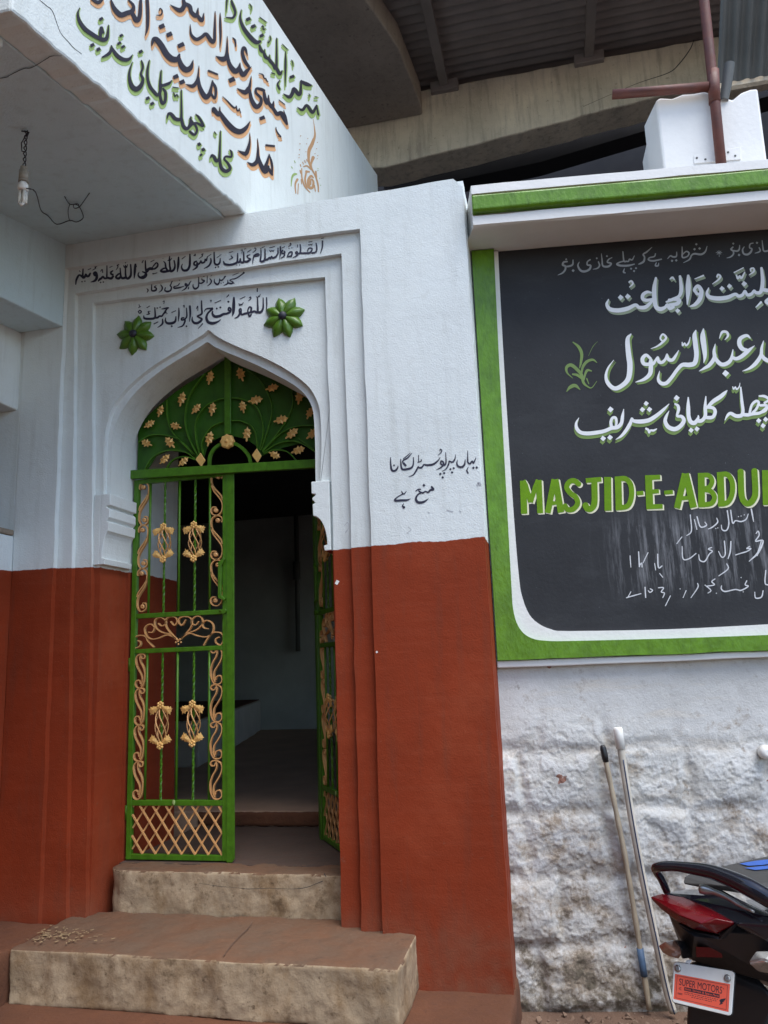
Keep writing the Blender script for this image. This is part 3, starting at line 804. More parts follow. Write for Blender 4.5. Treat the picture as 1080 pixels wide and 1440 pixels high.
m.build('slab', 'white', hood, bevel=.005)
m = MB(); hprof(m, [(.2585, 3.594), (.290, 3.594), (.301, 3.604), (.301, 3.670), (.296, 3.6825), (.2585, 3.6745)], -.052, UE, .06)
m.build('painted_edge', 'frame_green', hood, bevel=.008)
# flat roof behind the wall tops
m = MB(); m.box(-8.2, 6, .89, 7.3, 3.705, 3.76); S('flat_roof', m, 'void')

# two sticks leaning on the stone wall
def lean(name, px, dia, v_top, z_bot, label, mat, cap=None):
    n = len(px); P0 = onb(px[0][0], px[0][1], v_top); P1 = onz(px[-1][0], px[-1][1], z_bot)
    r = empty(name, P1, label, 'pole')
    pl_n = np.cross(P1 - P0, BU); pl_n /= np.linalg.norm(pl_n)
    pts = [onp(x, y, P0, pl_n) for x, y in px]
    return r, pts
r, pts = lean('bamboo_pole', [(848, 1052), (857, 1095), (868, 1150), (880, 1210), (893, 1290), (904, 1360), (913, 1419)], .03, .045, .025, 'thin weathered stick with a charred tip leaning on the rubble wall', 'wood')
cr = crom(pts, 5)
m = MB(); m.tube(cr, [.0115 + .0012 * math.sin(i * 1.9) for i in range(len(cr))], 9); m.build('shaft', 'wood', r)
m = MB(); m.tube([pts[0] + (pts[0] - pts[1]) * .10, pts[0] + (pts[0] - pts[1]) * .02, pts[0] * .75 + pts[1] * .25, pts[0] * .55 + pts[1] * .45], [.008, .0135, .015, .0125], 10); m.build('tip', 'plastic_black', r)
m = MB(); m.tube([cr[23], cr[25], cr[26]], .0145, 10); m.build('tape', 'blue_tape', r)
r, pts = lean('plastic_pipe', [(869, 1026), (877, 1080), (890, 1160), (905, 1240), (922, 1320), (937, 1390), (947, 1424)], .03, .045, .025, 'white plastic pipe with a dark stripe leaning beside the stick', 'pipe_white')
cr = crom(pts, 5)
m = MB(); m.tube(cr, .0155, 12); m.build('shaft', 'pipe_white', r)
m = MB(); m.tube([pts[0] - (pts[1] - pts[0]) * .06, pts[0], pts[0] * .5 + pts[1] * .5], [.017, .021, .020], 12); m.build('cap', 'plate_white', r)
m = MB(); off = np.array([.003, -.0152, 0]); m.tube([p + off for p in cr[4:]], .0030, 6); m.build('stripe', 'dark_blue', r)
q = onb(1078, 1058, .03)
m = MB(); m.tube([q - BN * .03, q, q + BN * .012, q + BN * .018], [.030, .030, .027, .012], 18); tag(m.build('round_cap', 'plate_white'), 'small round white cap on the stone wall at the right edge', 'cap')

# ------------------------------------------------------------------ ROOF TOPS: post, pipes, sheets, concrete frame behind
YP = .55
def pp(px, py, y=YP): return ony(px, py, y)
m = MB()
f = [pp(934, 250), pp(928, 190), pp(922, 141), pp(928, 137), pp(945, 138), pp(960, 132), pp(975, 131), pp(990, 128), pp(1010, 133), pp(1030, 140), pp(1042, 130), pp(1055, 125), pp(1066, 124), pp(1080, 240)]
for q in f[:1] + f[-1:]: q[2] = 3.7
m.prism(f, (-.02, .55, 0))
ch = [pp(934, 250), pp(922, 141), ony(906, 175, .80), ony(914, 250, .80)]
ch[0][2] = ch[3][2] = 3.7
m.prism(ch, (0.1, .30, 0))
po = m.build('roof_post', 'white', None, bevel=.012); tag(po, 'broken-topped white masonry post on the roof edge', 'post'); ORG[po] = Vector((0, 0, 0))
m = MB(); m.prism([pp(976, 218, YP - .006), pp(1042, 206, YP - .006), pp(1042, 224, YP - .006), pp(976, 230, YP - .006)], (0, .005, 0)); pt = m.build('wall_plate', 'white', po, bevel=.002)
m = MB()
for a in ((980, 222), (992, 224), (1024, 214), (1034, 219)): m.ball(pp(*a, YP - .007), .006, (1, .5, 1), 8)
m.build('bolt', 'zinc', po)
pf = empty('steel_upright', pp(1013, 236, YP - .04), 'rusty red steel pipe upright with a welded cross arm before the white post', 'pipe')
m = MB(); b0 = pp(1013, 240, YP - .045); b0[2] = 3.70; m.tube([b0, pp(1004, 130, YP - .045), pp(990, 0, YP - .045), pp(983, -90, YP - .045)], .0265, 16); m.build('upright', 'rust', pf)
m = MB(); m.tube([pp(861, 133, YP - .045), pp(930, 127.5, YP - .045), pp(996, 122, YP - .045)], .0255, 16); m.build('cross_arm', 'rust', pf)
m = MB(); m.tube([pp(1003, 100, YP - .045), pp(1005, 145, YP - .045)], .030, 16); m.build('sleeve', 'rust', pf)
m = MB(); m.tube([pp(1018, 142, YP), pp(1022, 118, YP), pp(1026, 90, YP - .01)], [.022, .027, .028], 14, caps=False)
m.tube([pp(1018, 142, YP), pp(1022, 118, YP), pp(1026, 90, YP - .01)], [.020, .024, .025], 14, caps=False)
tag(m.build('pipe_stub', 'zinc'), 'short open grey pipe stub beside the red upright', 'pipe')
# corrugated lean-to sheet on the right
def sheet(c00, c10, c11, c01, waves, amp, nrm, n2=8, th=.006, per=8):
    """bilinear sheet with corrugations running along the second direction"""
    m = MB(); nu = waves * per
    c00, c10, c11, c01, nrm = [np.array(v, float) for v in (c00, c10, c11, c01, nrm)]
    for s_ in (0, th):
        rows = []
        for i in range(nu + 1):
            u = i / nu; h = amp * math.sin(2 * math.pi * waves * u)
            rows.append([m.bm.verts.new(tuple((c00 * (1 - u) + c10 * u) * (1 - v) + (c01 * (1 - u) + c11 * u) * v + nrm * (h + s_))) for v in np.linspace(0, 1, n2)])
        for i in range(nu):
            for j in range(n2 - 1):
                f = m.bm.faces.new((rows[i][j], rows[i + 1][j], rows[i + 1][j + 1], rows[i][j + 1])); f.smooth = True
    return m
c = sheet(ony(1008, 119, 1.15), ony(1008, 119, 1.15) + np.array([1.6, 0, 0]), ony(1016, -60, .75) + np.array([1.6, 0, 0]), ony(1016, -60, .75), 21, .016, (0, -.93, -.35))
tag(c.build('corrugated_sheet', 'zinc'), 'grey corrugated lean-to sheet at the top right corner', 'roof sheet')

m = MB(); a = ony(1008, 116, 1.17); m.box(a[0] - .02, a[0] + 1.6, 1.16, 1.20, a[2] - .05, a[2] - .01)
tag(m.build('sheet_rail', 'beam'), 'flaking rail under the grey corrugated sheet', 'rail')
# tapered cantilever beam and slab of the building behind
YB = 4.0
m = MB()
bp = [P(470, 238, YB), P(540, 235, YB), P(700, 194, YB), P(905, 140, YB), P(1100, 88, YB), P(1100, 36, YB), P(985, 55, YB), P(847, 80, YB), P(593, 127, YB), P(497, 140, YB), P(400, 155, YB), P(400, 250, YB)]
m.prism(xz(rough(bp, .12, .008, 21), YB), (0, .38, 0))
bm_ = m.build('roof_beam', 'beam', None, bevel=.02); tag(bm_, 'long tapering grey concrete beam under the dark sheet roof', 'beam'); ORG[bm_] = Vector((0, 0, 0))
zs_ = ony(593, 162, YB)[2]
a = [(-6.5, 1.2, zs_), (onz(500, -40, zs_)[0], 1.9, zs_), (*onz(515, 0, zs_)[:2], zs_), (*onz(560, 66, zs_)[:2], zs_), (*onz(592, 147, zs_)[:2], zs_), (-1.05, YB - .005, zs_), (-6.5, YB - .005, zs_)]
m = MB(); m.prism(a, (0, 0, .28)); tag(m.build('landing_slab', 'slab', None, bevel=.015), 'dark brown concrete slab jutting out over the lettered parapet', 'slab')
# corrugated roof over the beam, with purlins
zr = ony(593, 127, YB)[2] + .09
c = sheet((-2.2, YB + 1.5, zr + .25), (-2.2, 1.35, zr - .10), (4.5, 1.35, zr - .10), (-2.2 + 6.7, YB + 1.5, zr + .25), 34, .026, (0, 0, 1), n2=6, th=.01, per=6)
rs = c.build('roof_sheet', 'dark_sheet'); tag(rs, 'dark corrugated roof sheet over the concrete beam', 'roof sheet')
for i, (px, py) in enumerate(((625, 118), (828, 82))):
    q = ony(px, py, YB - .01); 
    r = empty('purlin', (q[0], YB, zr), ('steel purlin of the sheet roof nearer the dark slab' if i == 0 else 'steel purlin of the sheet roof nearer the red pipe'), 'purlin', 'purlins under the dark sheet roof')
    m = MB(); m.prism([(q[0] - .045, YB + .3, zr - .05), (q[0] + .045, YB + .3, zr - .05), (q[0] + .045, 1.4, zr - .13), (q[0] - .045, 1.4, zr - .13)], (0, 0, -.07)); m.build('bar', 'dark_sheet', r)
    m = MB(); m.box(q[0] - .15, q[0] + .15, YB - .06, YB + .2, zr - .18, zr - .06); m.build('cleat', 'dark_sheet', r, bevel=.01)
# dark rooms under the beam
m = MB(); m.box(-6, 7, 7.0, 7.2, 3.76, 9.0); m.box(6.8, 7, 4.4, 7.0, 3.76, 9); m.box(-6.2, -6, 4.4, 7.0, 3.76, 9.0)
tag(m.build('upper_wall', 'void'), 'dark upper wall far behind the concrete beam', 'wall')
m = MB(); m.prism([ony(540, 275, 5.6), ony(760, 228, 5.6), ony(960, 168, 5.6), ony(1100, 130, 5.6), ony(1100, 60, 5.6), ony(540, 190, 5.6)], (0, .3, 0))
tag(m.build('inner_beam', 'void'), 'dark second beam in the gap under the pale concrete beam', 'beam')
# unseen house across the lane, added to shade the left of the porch
m = MB(); m.box(-13.0, -.6, -9.5, -5.4, 0.0, 6.8); m.box(-13.0, -4.8, -5.399, -2.4, 0.0, 6.0)
oh = m.build('house_shade_blocker', 'brown_slab', None, bevel=.02); tag(oh, 'unseen house block added behind the viewer to shade the porch', 'house')

# clods and chips of stone along the foot of the rubble wall
m = MB(); rnd = random.Random(31)
for _ in range(260):
    u = rnd.uniform(.05, 2.4); v = .02 + abs(rnd.gauss(0, .10)); r_ = rnd.choice((.004, .006, .008, .012, .018)) * rnd.uniform(.7, 1.3)
    c = L(u, v + .015, r_ * .35)
    pts = []
    for k in range(9):
        d = Vector((rnd.gauss(0, 1), rnd.gauss(0, 1), rnd.gauss(0, .8))).normalized(); pts.append(c + np.array(d) * r_ * rnd.uniform(.75, 1.1))
    vs = [m.bm.verts.new(tuple(map(float, p))) for p in pts]
    bmesh.ops.convex_hull(m.bm, input=vs)
tag(m.build('gravel', 'clod'), kind='stuff')
# ================================================================== IRON GATE
YG = .340
def g2(s, ox, oy):           # enlarged-view pixel -> (x, z) on the gate plane
    return lambda x, y: P(ox + x / s, oy + y / s, YG)
A2, A3, A4 = g2(6.353, 165, 650), g2(6.353, 165, 840), g2(6.353, 165, 1030)
XH = -2.263
gate = empty('iron_gate', (XH, YG, .56), 'closed left leaf of the green and gold wrought iron gate', 'gate', 'leaves of the iron gate')
ZTOP, ZB0 = 2.545, .560
bx = [ony(p, 900, YG)[0] for p in (206.2, 227.6, 248.8, 271.6, 293.2)]
XS0, XS1 = ony(312.5, 900, YG)[0], ony(329.5, 900, YG)[0]
rails = [(A2(130, 1352)[1] , A2(130, 1392)[1]), (A3(125, 455)[1], A3(125, 497)[1]), (A4(100, 607)[1], A4(100, 655)[1])]
def zr_(c, px, y): return c(px, y)[1]
r1 = ((A2(530, 1335)[1]), (A2(530, 1378)[1])); r2 = (A3(530, 447)[1], A3(530, 488)[1]); r3 = (A4(530, 606)[1], A4(530, 656)[1])
m = MB()
m.box(XH + .002, XH + .030, YG, YG + .028, ZB0, ZTOP)
m.box(XS0, XS0 + .026, YG, YG + .028, ZB0, ZTOP)
for a, b in (r1, r2, r3): m.box(XH + .0305, XS0 - .0005, YG + .001, YG + .027, b, a)
m.box(XH + .0305, XS0 - .0005, YG + .001, YG + .027, ZB0, ZB0 + .026); m.box(XH + .0305, XS0 - .0005, YG + .001, YG + .027, ZTOP - .026, ZTOP)
m.build('frame', 'gate_green', gate, bevel=.0025)
m = MB()
x0, x1 = XS0 + .0265, XS1 + .002
pts = [(x0, ZB0 - .004), (x1 - .014, ZB0 - .004), (x1, ZB0 + .014), (x1, ZTOP - .02), (x1 - .018, ZTOP - .002), (x0, ZTOP - .002)]
m.prism(xz(pts, YG - .006), (0, .006, 0))
m.build('cover_strip', 'gate_green', gate, bevel=.0015)
for i, x in enumerate(bx):
    for a, b in ((ZTOP - .027, r1[0]), (r2[1], r3[0])):
        m = MB(); n = 40 if i in (1, 3) else 3
        zz = np.linspace(a, b, n)
        m.tube([(x, YG + .012, z) for z in zz], .0068, 4 if i in (1, 3) else 8, twist=(38 if i in (1, 3) else 0), square=(i in (1, 3)))
        m.build('bar', 'gate_green', gate)
# S-scrolls up both sides
def scroll(x0, x1, z1, z0, flip, balls):
    """one S unit in the box x0..x1, z1 (top) .. z0 (bottom)"""
    W, H = x1 - x0, z1 - z0
    def T(p): return ((x1 - p[0] * W) if flip else (x0 + p[0] * W), z0 + p[1] * H)
    a = [(.10, .835), (.02, .875), (.08, .94), (.28, .985), (.55, .992), (.84, .955), (.985, .88), (.98, .78), (.90, .70), (.66, .605), (.34, .51), (.09, .42), (.02, .34)]
    b = [(.95, .74), (.92, .66), (.72, .55), (.38, .43), (.10, .31), (.02, .19), (.12, .07), (.42, .006), (.76, .02), (.97, .075), (.98, .145), (.82, .195), (.58, .19)]
    if not balls:
        a = [(.55, .93), (.62, .865), (.85, .86), (.96, .92), (.80, .985), (.45, .99), (.15, .93), (.03, .82), (.12, .66), (.40, .50), (.66, .36), (.72, .20), (.62, .06)]
        b = [(.50, .97), (.45, .86), (.55, .74), (.80, .60), (.97, .42), (.95, .22), (.78, .07), (.55, .005), (.22, .02), (.05, .09), (.08, .19), (.28, .235), (.50, .20), (.56, .12)]
    m = MB()
    for q in (a, b): m.ribbon([T(p) for p in crom(q, 4)], .0056, YG + .003, YG + .021)
    if balls:
        for c in ((.42, .885), (.60, .115)):
            t = T(c); m.tube([(t[0], YG + .004, t[1]), (t[0], YG + .001, t[1]), (t[0], YG + .020, t[1])], [.004, .0118, .0118], 12)
    m.build('scroll', 'copper', gate)
lx0, lx1 = XH + .031, bx[0] - .008
rx0, rx1 = bx[4] + .008, XS0 - .001
up_z = [A2(200, 180)[1], A2(200, 562)[1], A2(200, 950)[1], A2(200, 1335)[1]]
for k in range(3):
    scroll(lx0, lx1, up_z[k], up_z[k + 1], False, True)
    scroll(rx0, rx1, up_z[k] + .020, up_z[k + 1] + .020 - (.012 if k == 2 else 0), True, True)
lo_z = [A3(180, 505)[1], A3(180, 812)[1], A3(180, 1140)[1], A4(180, 258)[1], A4(180, 600)[1]]
for k in range(4):
    scroll(lx0, lx1, lo_z[k], lo_z[k + 1], False, False)
    scroll(rx0, rx1, lo_z[k] + (.016 if k < 1 else .006 if k < 3 else 0), lo_z[k + 1] + (.006 if k < 3 else .0), True, False)
# heart shaped scroll work between the middle rails
m = MB()
H_ = lambda pts: [A3(*p) for p in crom(pts, 4)]
for q in ([(535, 385), (480, 330), (430, 260), (430, 195), (470, 172), (515, 180), (530, 215), (505, 250), (470, 215)],
          [(545, 385), (600, 330), (655, 260), (655, 195), (620, 172), (560, 178), (540, 215), (570, 250), (605, 200)],
          [(520, 375), (470, 330), (390, 310), (335, 265), (330, 205), (375, 178), (420, 200), (425, 235), (390, 255), (360, 232)],
          [(560, 375), (610, 325), (700, 290), (755, 235), (745, 180), (700, 168), (660, 200), (660, 235), (695, 245), (722, 215)],
          [(520, 365), (440, 335), (360, 365), (290, 370), (245, 325), (240, 270), (285, 238), (325, 265), (310, 310), (270, 310)],
          [(565, 365), (640, 322), (720, 345), (800, 350), (850, 300), (845, 235), (795, 205), (757, 230), (765, 270), (805, 280)],
          [(320, 445), (270, 395), (240, 345), (170, 345), (130, 400), (150, 450), (195, 435), (200, 400), (175, 385)],
          [(765, 430), (800, 370), (850, 315), (920, 318), (942, 370), (920, 425), (875, 405), (875, 370), (905, 355)]):
    m.ribbon(H_(q), .0054, YG + .003, YG + .021)
for a in range(5):
    c = A3(542 + 24 * math.cos(a * 1.256 + .3), 395 + 24 * math.sin(a * 1.256 + .3)); m.ball((c[0], YG + .004, c[1]), .0052, (1, 1, 1), 8)
c = A3(542, 395); m.ball((c[0], YG, c[1]), .005, (1, 1, 1), 8)
m.build('heart_scroll', 'copper', gate)
# twisted baskets with acanthus leaves
def leaf_mesh(m, c, ang, L_, y):
    prof = [(0, .10), (.18, .16), (.35, .20), (.5, .30), (.62, .22), (.74, .36), (.86, .22), (1.0, .30), (.93, .10), (.98, 0)]
    up_ = prof; dn = [(a, -b) for a, b in prof[::-1][1:]]
    ca, sa = math.cos(ang), math.sin(ang)
    pts = [(c[0] + (a * ca - b * sa) * L_, c[1] + (a * sa + b * ca) * L_) for a, b in up_ + dn]
    ctr = m.bm.verts.new((c[0] + .55 * ca * L_, y - .007, c[1] + .55 * sa * L_))
    rim = [m.bm.verts.new((p[0], y, p[1])) for p in pts]; bkr = [m.bm.verts.new((p[0], y + .004, p[1])) for p in pts]
    for i in range(len(rim)):
        j = (i + 1) % len(rim)
        m.bm.faces.new((rim[i], rim[j], ctr)); m.bm.faces.new((rim[j], rim[i], bkr[i], bkr[j]))
    m.bm.faces.new(bkr[::-1])
def basket(x, zt, zb, par):
    """zt / zb: centres of the upper and lower rosette"""
    H = zt - zb
    m = MB()
    for k in range(6):
        pts = []
        for i in range(15):
            t = i / 14; rr = .004 + .033 * math.sin(math.pi * min(1, t * .92 + .04)) ** .9 * (1.05 - .25 * t)
            a = 2 * math.pi * k / 6 + t * 2.5
            pts.append((x + rr * math.cos(a), YG + .012 + rr * math.sin(a), zt - .010 - t * (H - .022)))
        m.tube(pts, .0038, 6)
    b = m.build('basket', 'copper', par)
    for zc in (zt, zb):
        m = MB()
        for a in range(6):
            m.ball((x + .0130 * math.cos(a * 1.047 + .5), YG - .004, zc + .0130 * math.sin(a * 1.047 + .5)), .0082, (1, .9, 1), 8)
        m.ball((x, YG - .008, zc), .0060, (1, 1, 1), 8); m.ball((x, YG + .006, zc), .012, (1, 1, 1.1), 8)
        m.build('rosette', 'gold', b)
    for sg in (-1, 1):
        m = MB(); leaf_mesh(m, (x + sg * .008, zt - .010), RAD(-24) if sg > 0 else RAD(180 + 24), .060, YG - .004); m.build('leaf', 'gold', b)
        m = MB(); leaf_mesh(m, (x + sg * .008, zb + .008), RAD(34) if sg > 0 else RAD(180 - 34), .060, YG - .004); m.build('leaf', 'gold', b)
basket(bx[1], A2(410, 575)[1], A2(410, 868)[1], gate); basket(bx[3], A2(672, 560)[1], A2(672, 862)[1], gate)
basket(bx[1] , A3(385, 962)[1], A3(380, 1325)[1], gate); basket(bx[3], A3(670, 952)[1], A3(662, 1305)[1], gate)
# diamond lattice at the foot
m = MB(); lzt, lzb = r3[1] - .001, ZB0 + .0262; lxa, lxb = XH + .031, XS0 - .001
def clip(x0, z0, x1, z1):
    t0, t1 = 0.0, 1.0
    for p, q, lo, hi in ((x0, x1, lxa, lxb), (z0, z1, lzb, lzt)):
        d = q - p
        if abs(d) < 1e-9: continue
        a, b = (lo - p) / d, (hi - p) / d
        if a > b: a, b = b, a
        t0, t1 = max(t0, a), min(t1, b)
    return None if t1 - t0 < .02 else ((x0 + (x1 - x0) * t0, z0 + (z1 - z0) * t0), (x0 + (x1 - x0) * t1, z0 + (z1 - z0) * t1))
Hh = lzt - lzb; run = A4(345, 1105)[0] - A4(100, 690)[0]; stp = (A4(660, 670)[0] - A4(195, 670)[0]) / 4
xs = A4(195, 668)[0]
for k in range(-4, 9):
    s_ = clip(xs + k * stp, lzt, xs + k * stp + run * 1.04, lzb)
    if s_: m.ribbon(s_, .0085, YG + .004, YG + .012)
    s_ = clip(xs + k * stp + .035, lzt, xs + k * stp + .035 - run * 1.04, lzb)
    if s_: m.ribbon(s_, .0075, YG + .0125, YG + .020)
m.build('lattice', 'copper', gate)
# bolt and handle plate
m = MB(); hp = [A2(*p) for p in ((912, 900), (965, 850), (972, 872), (945, 930), (940, 1190), (975, 1220), (968, 1240), (912, 1215))]
m.prism(xz(hp, YG - .022), (0, .016, 0)); m.build('handle', 'gate_green', gate, bevel=.003)
m = MB(); a = A2(920, 1330); b = A2(985, 1325); m.tube([(a[0], YG - .012, a[1]), (b[0], YG - .012, b[1])], .006, 10)
c = A2(962, 1332); m.tube([(c[0], YG - .020, c[1]), (c[0], YG - .004, c[1])], .013, 12); m.build('bolt', 'gate_green', gate)
m = MB(); a = A4(505, 625); m.ball((a[0], YG - .002, a[1]), .011, (.8, .3, 1.25), 8); m.build('paint_blob', 'moss', gate)
for a in (.75, 1.5, 2.35):
    m = MB(); m.tube([(XH - .004, YG + .010, a), (XH - .004, YG + .010, a + .07)], .008, 10); m.build('hinge', 'gate_green', gate)

# the other leaf: the same gate, mirrored and swung into the hall
def copy_tree(o, parent=None):
    c = o.copy(); COL.objects.link(c)
    if parent: c.parent = parent
    for k in [x for x in bpy.data.objects if x.parent == o]: copy_tree(k, c)
    return c
g2_ = copy_tree(gate)
g2_.location = (-1.066, .372, .56); g2_.scale = (-1, 1, 1); g2_.rotation_euler = (0, 0, RAD(-57))
g2_['label'] = 'open right leaf of the green and gold iron gate swung inwards'

# ================================================================== FANLIGHT
fan = empty('fanlight', (-1.72, YG, 2.55), 'green arched iron fanlight with gold leaves and flower above the gate', 'fanlight')
YF = .352
K = 3.724
def f2(x, y): return P(170 + x / K, 490 + y / K, YF)
top = [f2(80, 640), f2(78, 520), f2(82, 430), f2(105, 385), f2(150, 338), f2(205, 290), f2(250, 252), f2(320, 200), f2(400, 152), f2(470, 108), f2(540, 62), f2(610, 82), f2(700, 115), f2(800, 152), f2(880, 190), f2(960, 235), f2(1020, 300), f2(1048, 400), f2(1050, 560)]
topx = [(-2.255, top[0][1])] + top[1:-1]
lowb = [f2(1045, 545), f2(1000, 515), (f2(940, 490)), f2(850, 512), f2(760, 548), f2(720, 562), f2(700, 505), f2(650, 470), f2(590, 455), f2(520, 455), f2(470, 480), f2(440, 520), f2(428, 562), f2(400, 560), f2(330, 542), f2(240, 530), f2(175, 560), f2(130, 632)]
m = MB(); out = [(-2.262, f2(80, 640)[1]), (-2.262, f2(82, 430)[1])] + [(p[0], p[1] + .012) for p in crom(top[2:-1], 3)] + [(-1.125, f2(1048, 400)[1])] + lowb
m.prism(xz(out, YF + .022), (0, .003, 0)); m.build('sheet', 'sheet_green', fan)
m = MB(); a0, a1 = P(186, 663, YG), P(186, 675, YG); b0, b1 = P(446, 647, YG), P(446, 659, YG)
m.prism([(-2.268, YG - .030, a1[1]), (-1.050, YG - .030, b1[1] - .006), (-1.050, YG - .030, b0[1] - .006), (-2.268, YG - .030, a0[1])], (0, .028, 0)); m.build('crossbar', 'gate_green', fan, bevel=.003)
m = MB(); t0, t1 = f2(545, 60), f2(560, 450); m.box(t1[0] - .019, t1[0] + .019, YF - .006, YF + .008, t1[1], t0[1] + .03); m.build('mullion', 'gate_green', fan, bevel=.002)
m = MB(); c = [f2(*p) for p in crom([(462, 620), (468, 560), (500, 515), (560, 490), (620, 510), (665, 555), (680, 600)], 4)]; m.ribbon(c, .0175, YF - .004, YF + .010); m.build('half_ring', 'gate_green', fan)
vines = [[(400, 575), (330, 505), (270, 440), (242, 360), (240, 270)], [(405, 565), (360, 480), (335, 390), (345, 290), (375, 215), (440, 130)],
         [(412, 555), (392, 470), (392, 380), (440, 305), (510, 268), (545, 262)], [(428, 555), (425, 490), (465, 420), (510, 392), (545, 385)],
         [(395, 570), (320, 490), (240, 455), (150, 455), (90, 492)], [(390, 578), (330, 540), (240, 535), (165, 570), (120, 640)], [(390, 582), (330, 566), (270, 585), (232, 635)],
         [(735, 530), (770, 420), (790, 330), (775, 250), (720, 160), (660, 110)], [(728, 530), (745, 430), (730, 345), (690, 290), (620, 262), (572, 258)], [(715, 530), (705, 450), (680, 405), (630, 380), (575, 378)],
         [(740, 535), (800, 470), (870, 370), (900, 290), (890, 200)], [(742, 540), (830, 450), (920, 408), (1040, 402)], [(745, 545), (830, 495), (930, 490), (1045, 560)], [(748, 552), (800, 532), (870, 540), (920, 588)], [(930, 470), (985, 510), (1045, 560)]]
for v in vines:
    m = MB(); m.ribbon([f2(*p) for p in crom(v, 6)], .0055, YF - .002, YF + .014); m.build('vine', 'gate_green', fan)
def fleaf(m, c, ang, s_, y):
    shp = [(1.0, 0), (.72, .16), (.62, .42), (.30, .30), (.18, .62), (-.05, .36), (-.42, .44), (-.38, .14), (-.85, .10), (-.95, 0)]
    pts = shp + [(a, -b) for a, b in shp[1:-1][::-1]]
    ca, sa = math.cos(ang), math.sin(ang)
    rim = [m.bm.verts.new((c[0] + (a * ca - b * sa) * s_, y, c[1] + (a * sa + b * ca) * s_)) for a, b in pts]
    bk = [m.bm.verts.new((v.co.x, y + .004, v.co.z)) for v in rim]
    ctr = [m.bm.verts.new((c[0] + t * ca * s_, y - .009 + .006 * abs(t), c[1] + t * sa * s_)) for t in (-.5, 0, .5)]
    n = len(rim)
    for i in range(n):
        j = (i + 1) % n
        mid = (pts[i][0] + pts[j][0]) / 2; k = 0 if mid < -.25 else 1 if mid < .25 else 2
        m.bm.faces.new((rim[j], rim[i], ctr[k])); m.bm.faces.new((rim[i], rim[j], bk[j], bk[i]))
    m.bm.faces.new(bk)
    for a, b in ((0, 1), (1, 2)):
        pass
leaves = [(468, 155, 75), (630, 138, 100), (320, 268, 70), (792, 208, 20), (935, 258, 70), (208, 330, 60), (395, 318, 45), (480, 320, 80), (640, 308, 110), (705, 272, 10), (150, 398, 20), (290, 408, 150), (990, 340, 60), (838, 375, 20), (138, 498, 160), (260, 495, 120), (465, 475, 80), (662, 452, 85), (895, 448, 40), (1005, 448, 30), (230, 582, 30), (328, 595, 40), (805, 558, -20), (928, 535, 20)]
rnd = random.Random(5)
for x, y, a in leaves:
    m = MB(); fleaf(m, f2(x, y), RAD(a) + rnd.uniform(-.2, .2), .041 * rnd.uniform(.9, 1.12), YF - .006); m.build('leaf', 'gold', fan)
for x, y in ((420, 585), (714, 563)):
    m = MB(); d = [f2(x, y - 38), f2(x + 26, y + 2), f2(x + 4, y + 38), f2(x - 26, y - 2)]; m.prism(xz(d, YF - .010), (0, .008, 0)); m.build('diamond', 'gold', fan, bevel=.003)
m = MB(); c = f2(562, 490); n = 16
rings = []
for r_, h in ((.0, .016), (.008, .012), (.016, .008), (.030, .014), (.0385, .006)):
    ring = []
    for k in range(48):
        a = 2 * math.pi * k / 48; rr = r_ * (1 + (.07 * math.cos(8 * a) if r_ > .02 else 0))
        ring.append(m.bm.verts.new((c[0] + rr * math.cos(a), YF - .012 - h, c[1] + rr * math.sin(a))))
    rings.append(ring)
rings.append([m.bm.verts.new((v.co.x, YF, v.co.z)) for v in rings[-1]])
for i in range(1, len(rings) - 1):
    for k in range(48):
        f = m.bm.faces.new((rings[i][k], rings[i][(k + 1) % 48], rings[i + 1][(k + 1) % 48], rings[i + 1][k])); f.smooth = True
m.bm.faces.new(rings[1])
bmesh.ops.delete(m.bm, geom=[v for v in rings[0]], context='VERTS')
m.ball((c[0], YF - .022, c[1]), .0105, (1, .9, 1), 10); m.build('flower', 'gold', fan)
# ================================================================== PAINTED WRITING
NF = (0, -1, 0)
def ink_y(y):
    k = Ink(lambda px, py: ony(px, py, y), NF); k.wk = 1.45; return k
# line 1 over the door, on the first frame
k = ink_y(.03)
k.text("""245,400,15 225,432,21 200,436,20 188,410,14 172,448,21 150,450,21 150,400,15 153,345,11; 150,450,19 122,428,18 100,425,16 82,452,19 66,490,17 60,540,10; D 140,506,20 176,500,18;
215,356,7 250,340,7; 105,368,7 120,382,6; 288,402,20 308,388,20 322,410,24 325,460,24 300,495,20 252,511,7; 290,405,18 300,425,18 322,425,16; 325,312,10 302,318,10 312,335,9 270,362,5;
530,368,12 505,388,17 512,412,18 532,415,16; 535,435,18 512,464,22 475,460,20 455,450,16 455,400,13 455,305,9; 455,460,18 425,464,18 405,442,16 385,462,20 360,480,20 345,500,10; D 375,516,20 410,511,20; 375,376,7 395,352,9 402,392,8; 490,326,7 526,310,6;
800,462,8 808,370,22 815,282,14 832,325,5; 755,290,13 760,370,16 755,430,20 725,465,22 700,455,19 690,400,15 690,300,11; 690,455,22 655,462,22 632,440,18 622,335,10; 635,440,18 602,466,22 568,450,17 598,412,15 628,405,13; 665,302,7 680,325,12 697,312,9 705,326,10 717,285,5; 690,236,10 690,270,9; 605,292,10 585,300,9 595,318,9 570,360,5;
905,380,11 948,400,17 950,430,21 915,457,23 870,450,19 850,420,13 862,385,7; 940,250,10 944,340,14 958,382,18 990,352,16 1030,350,16""", 100, 340, 9)
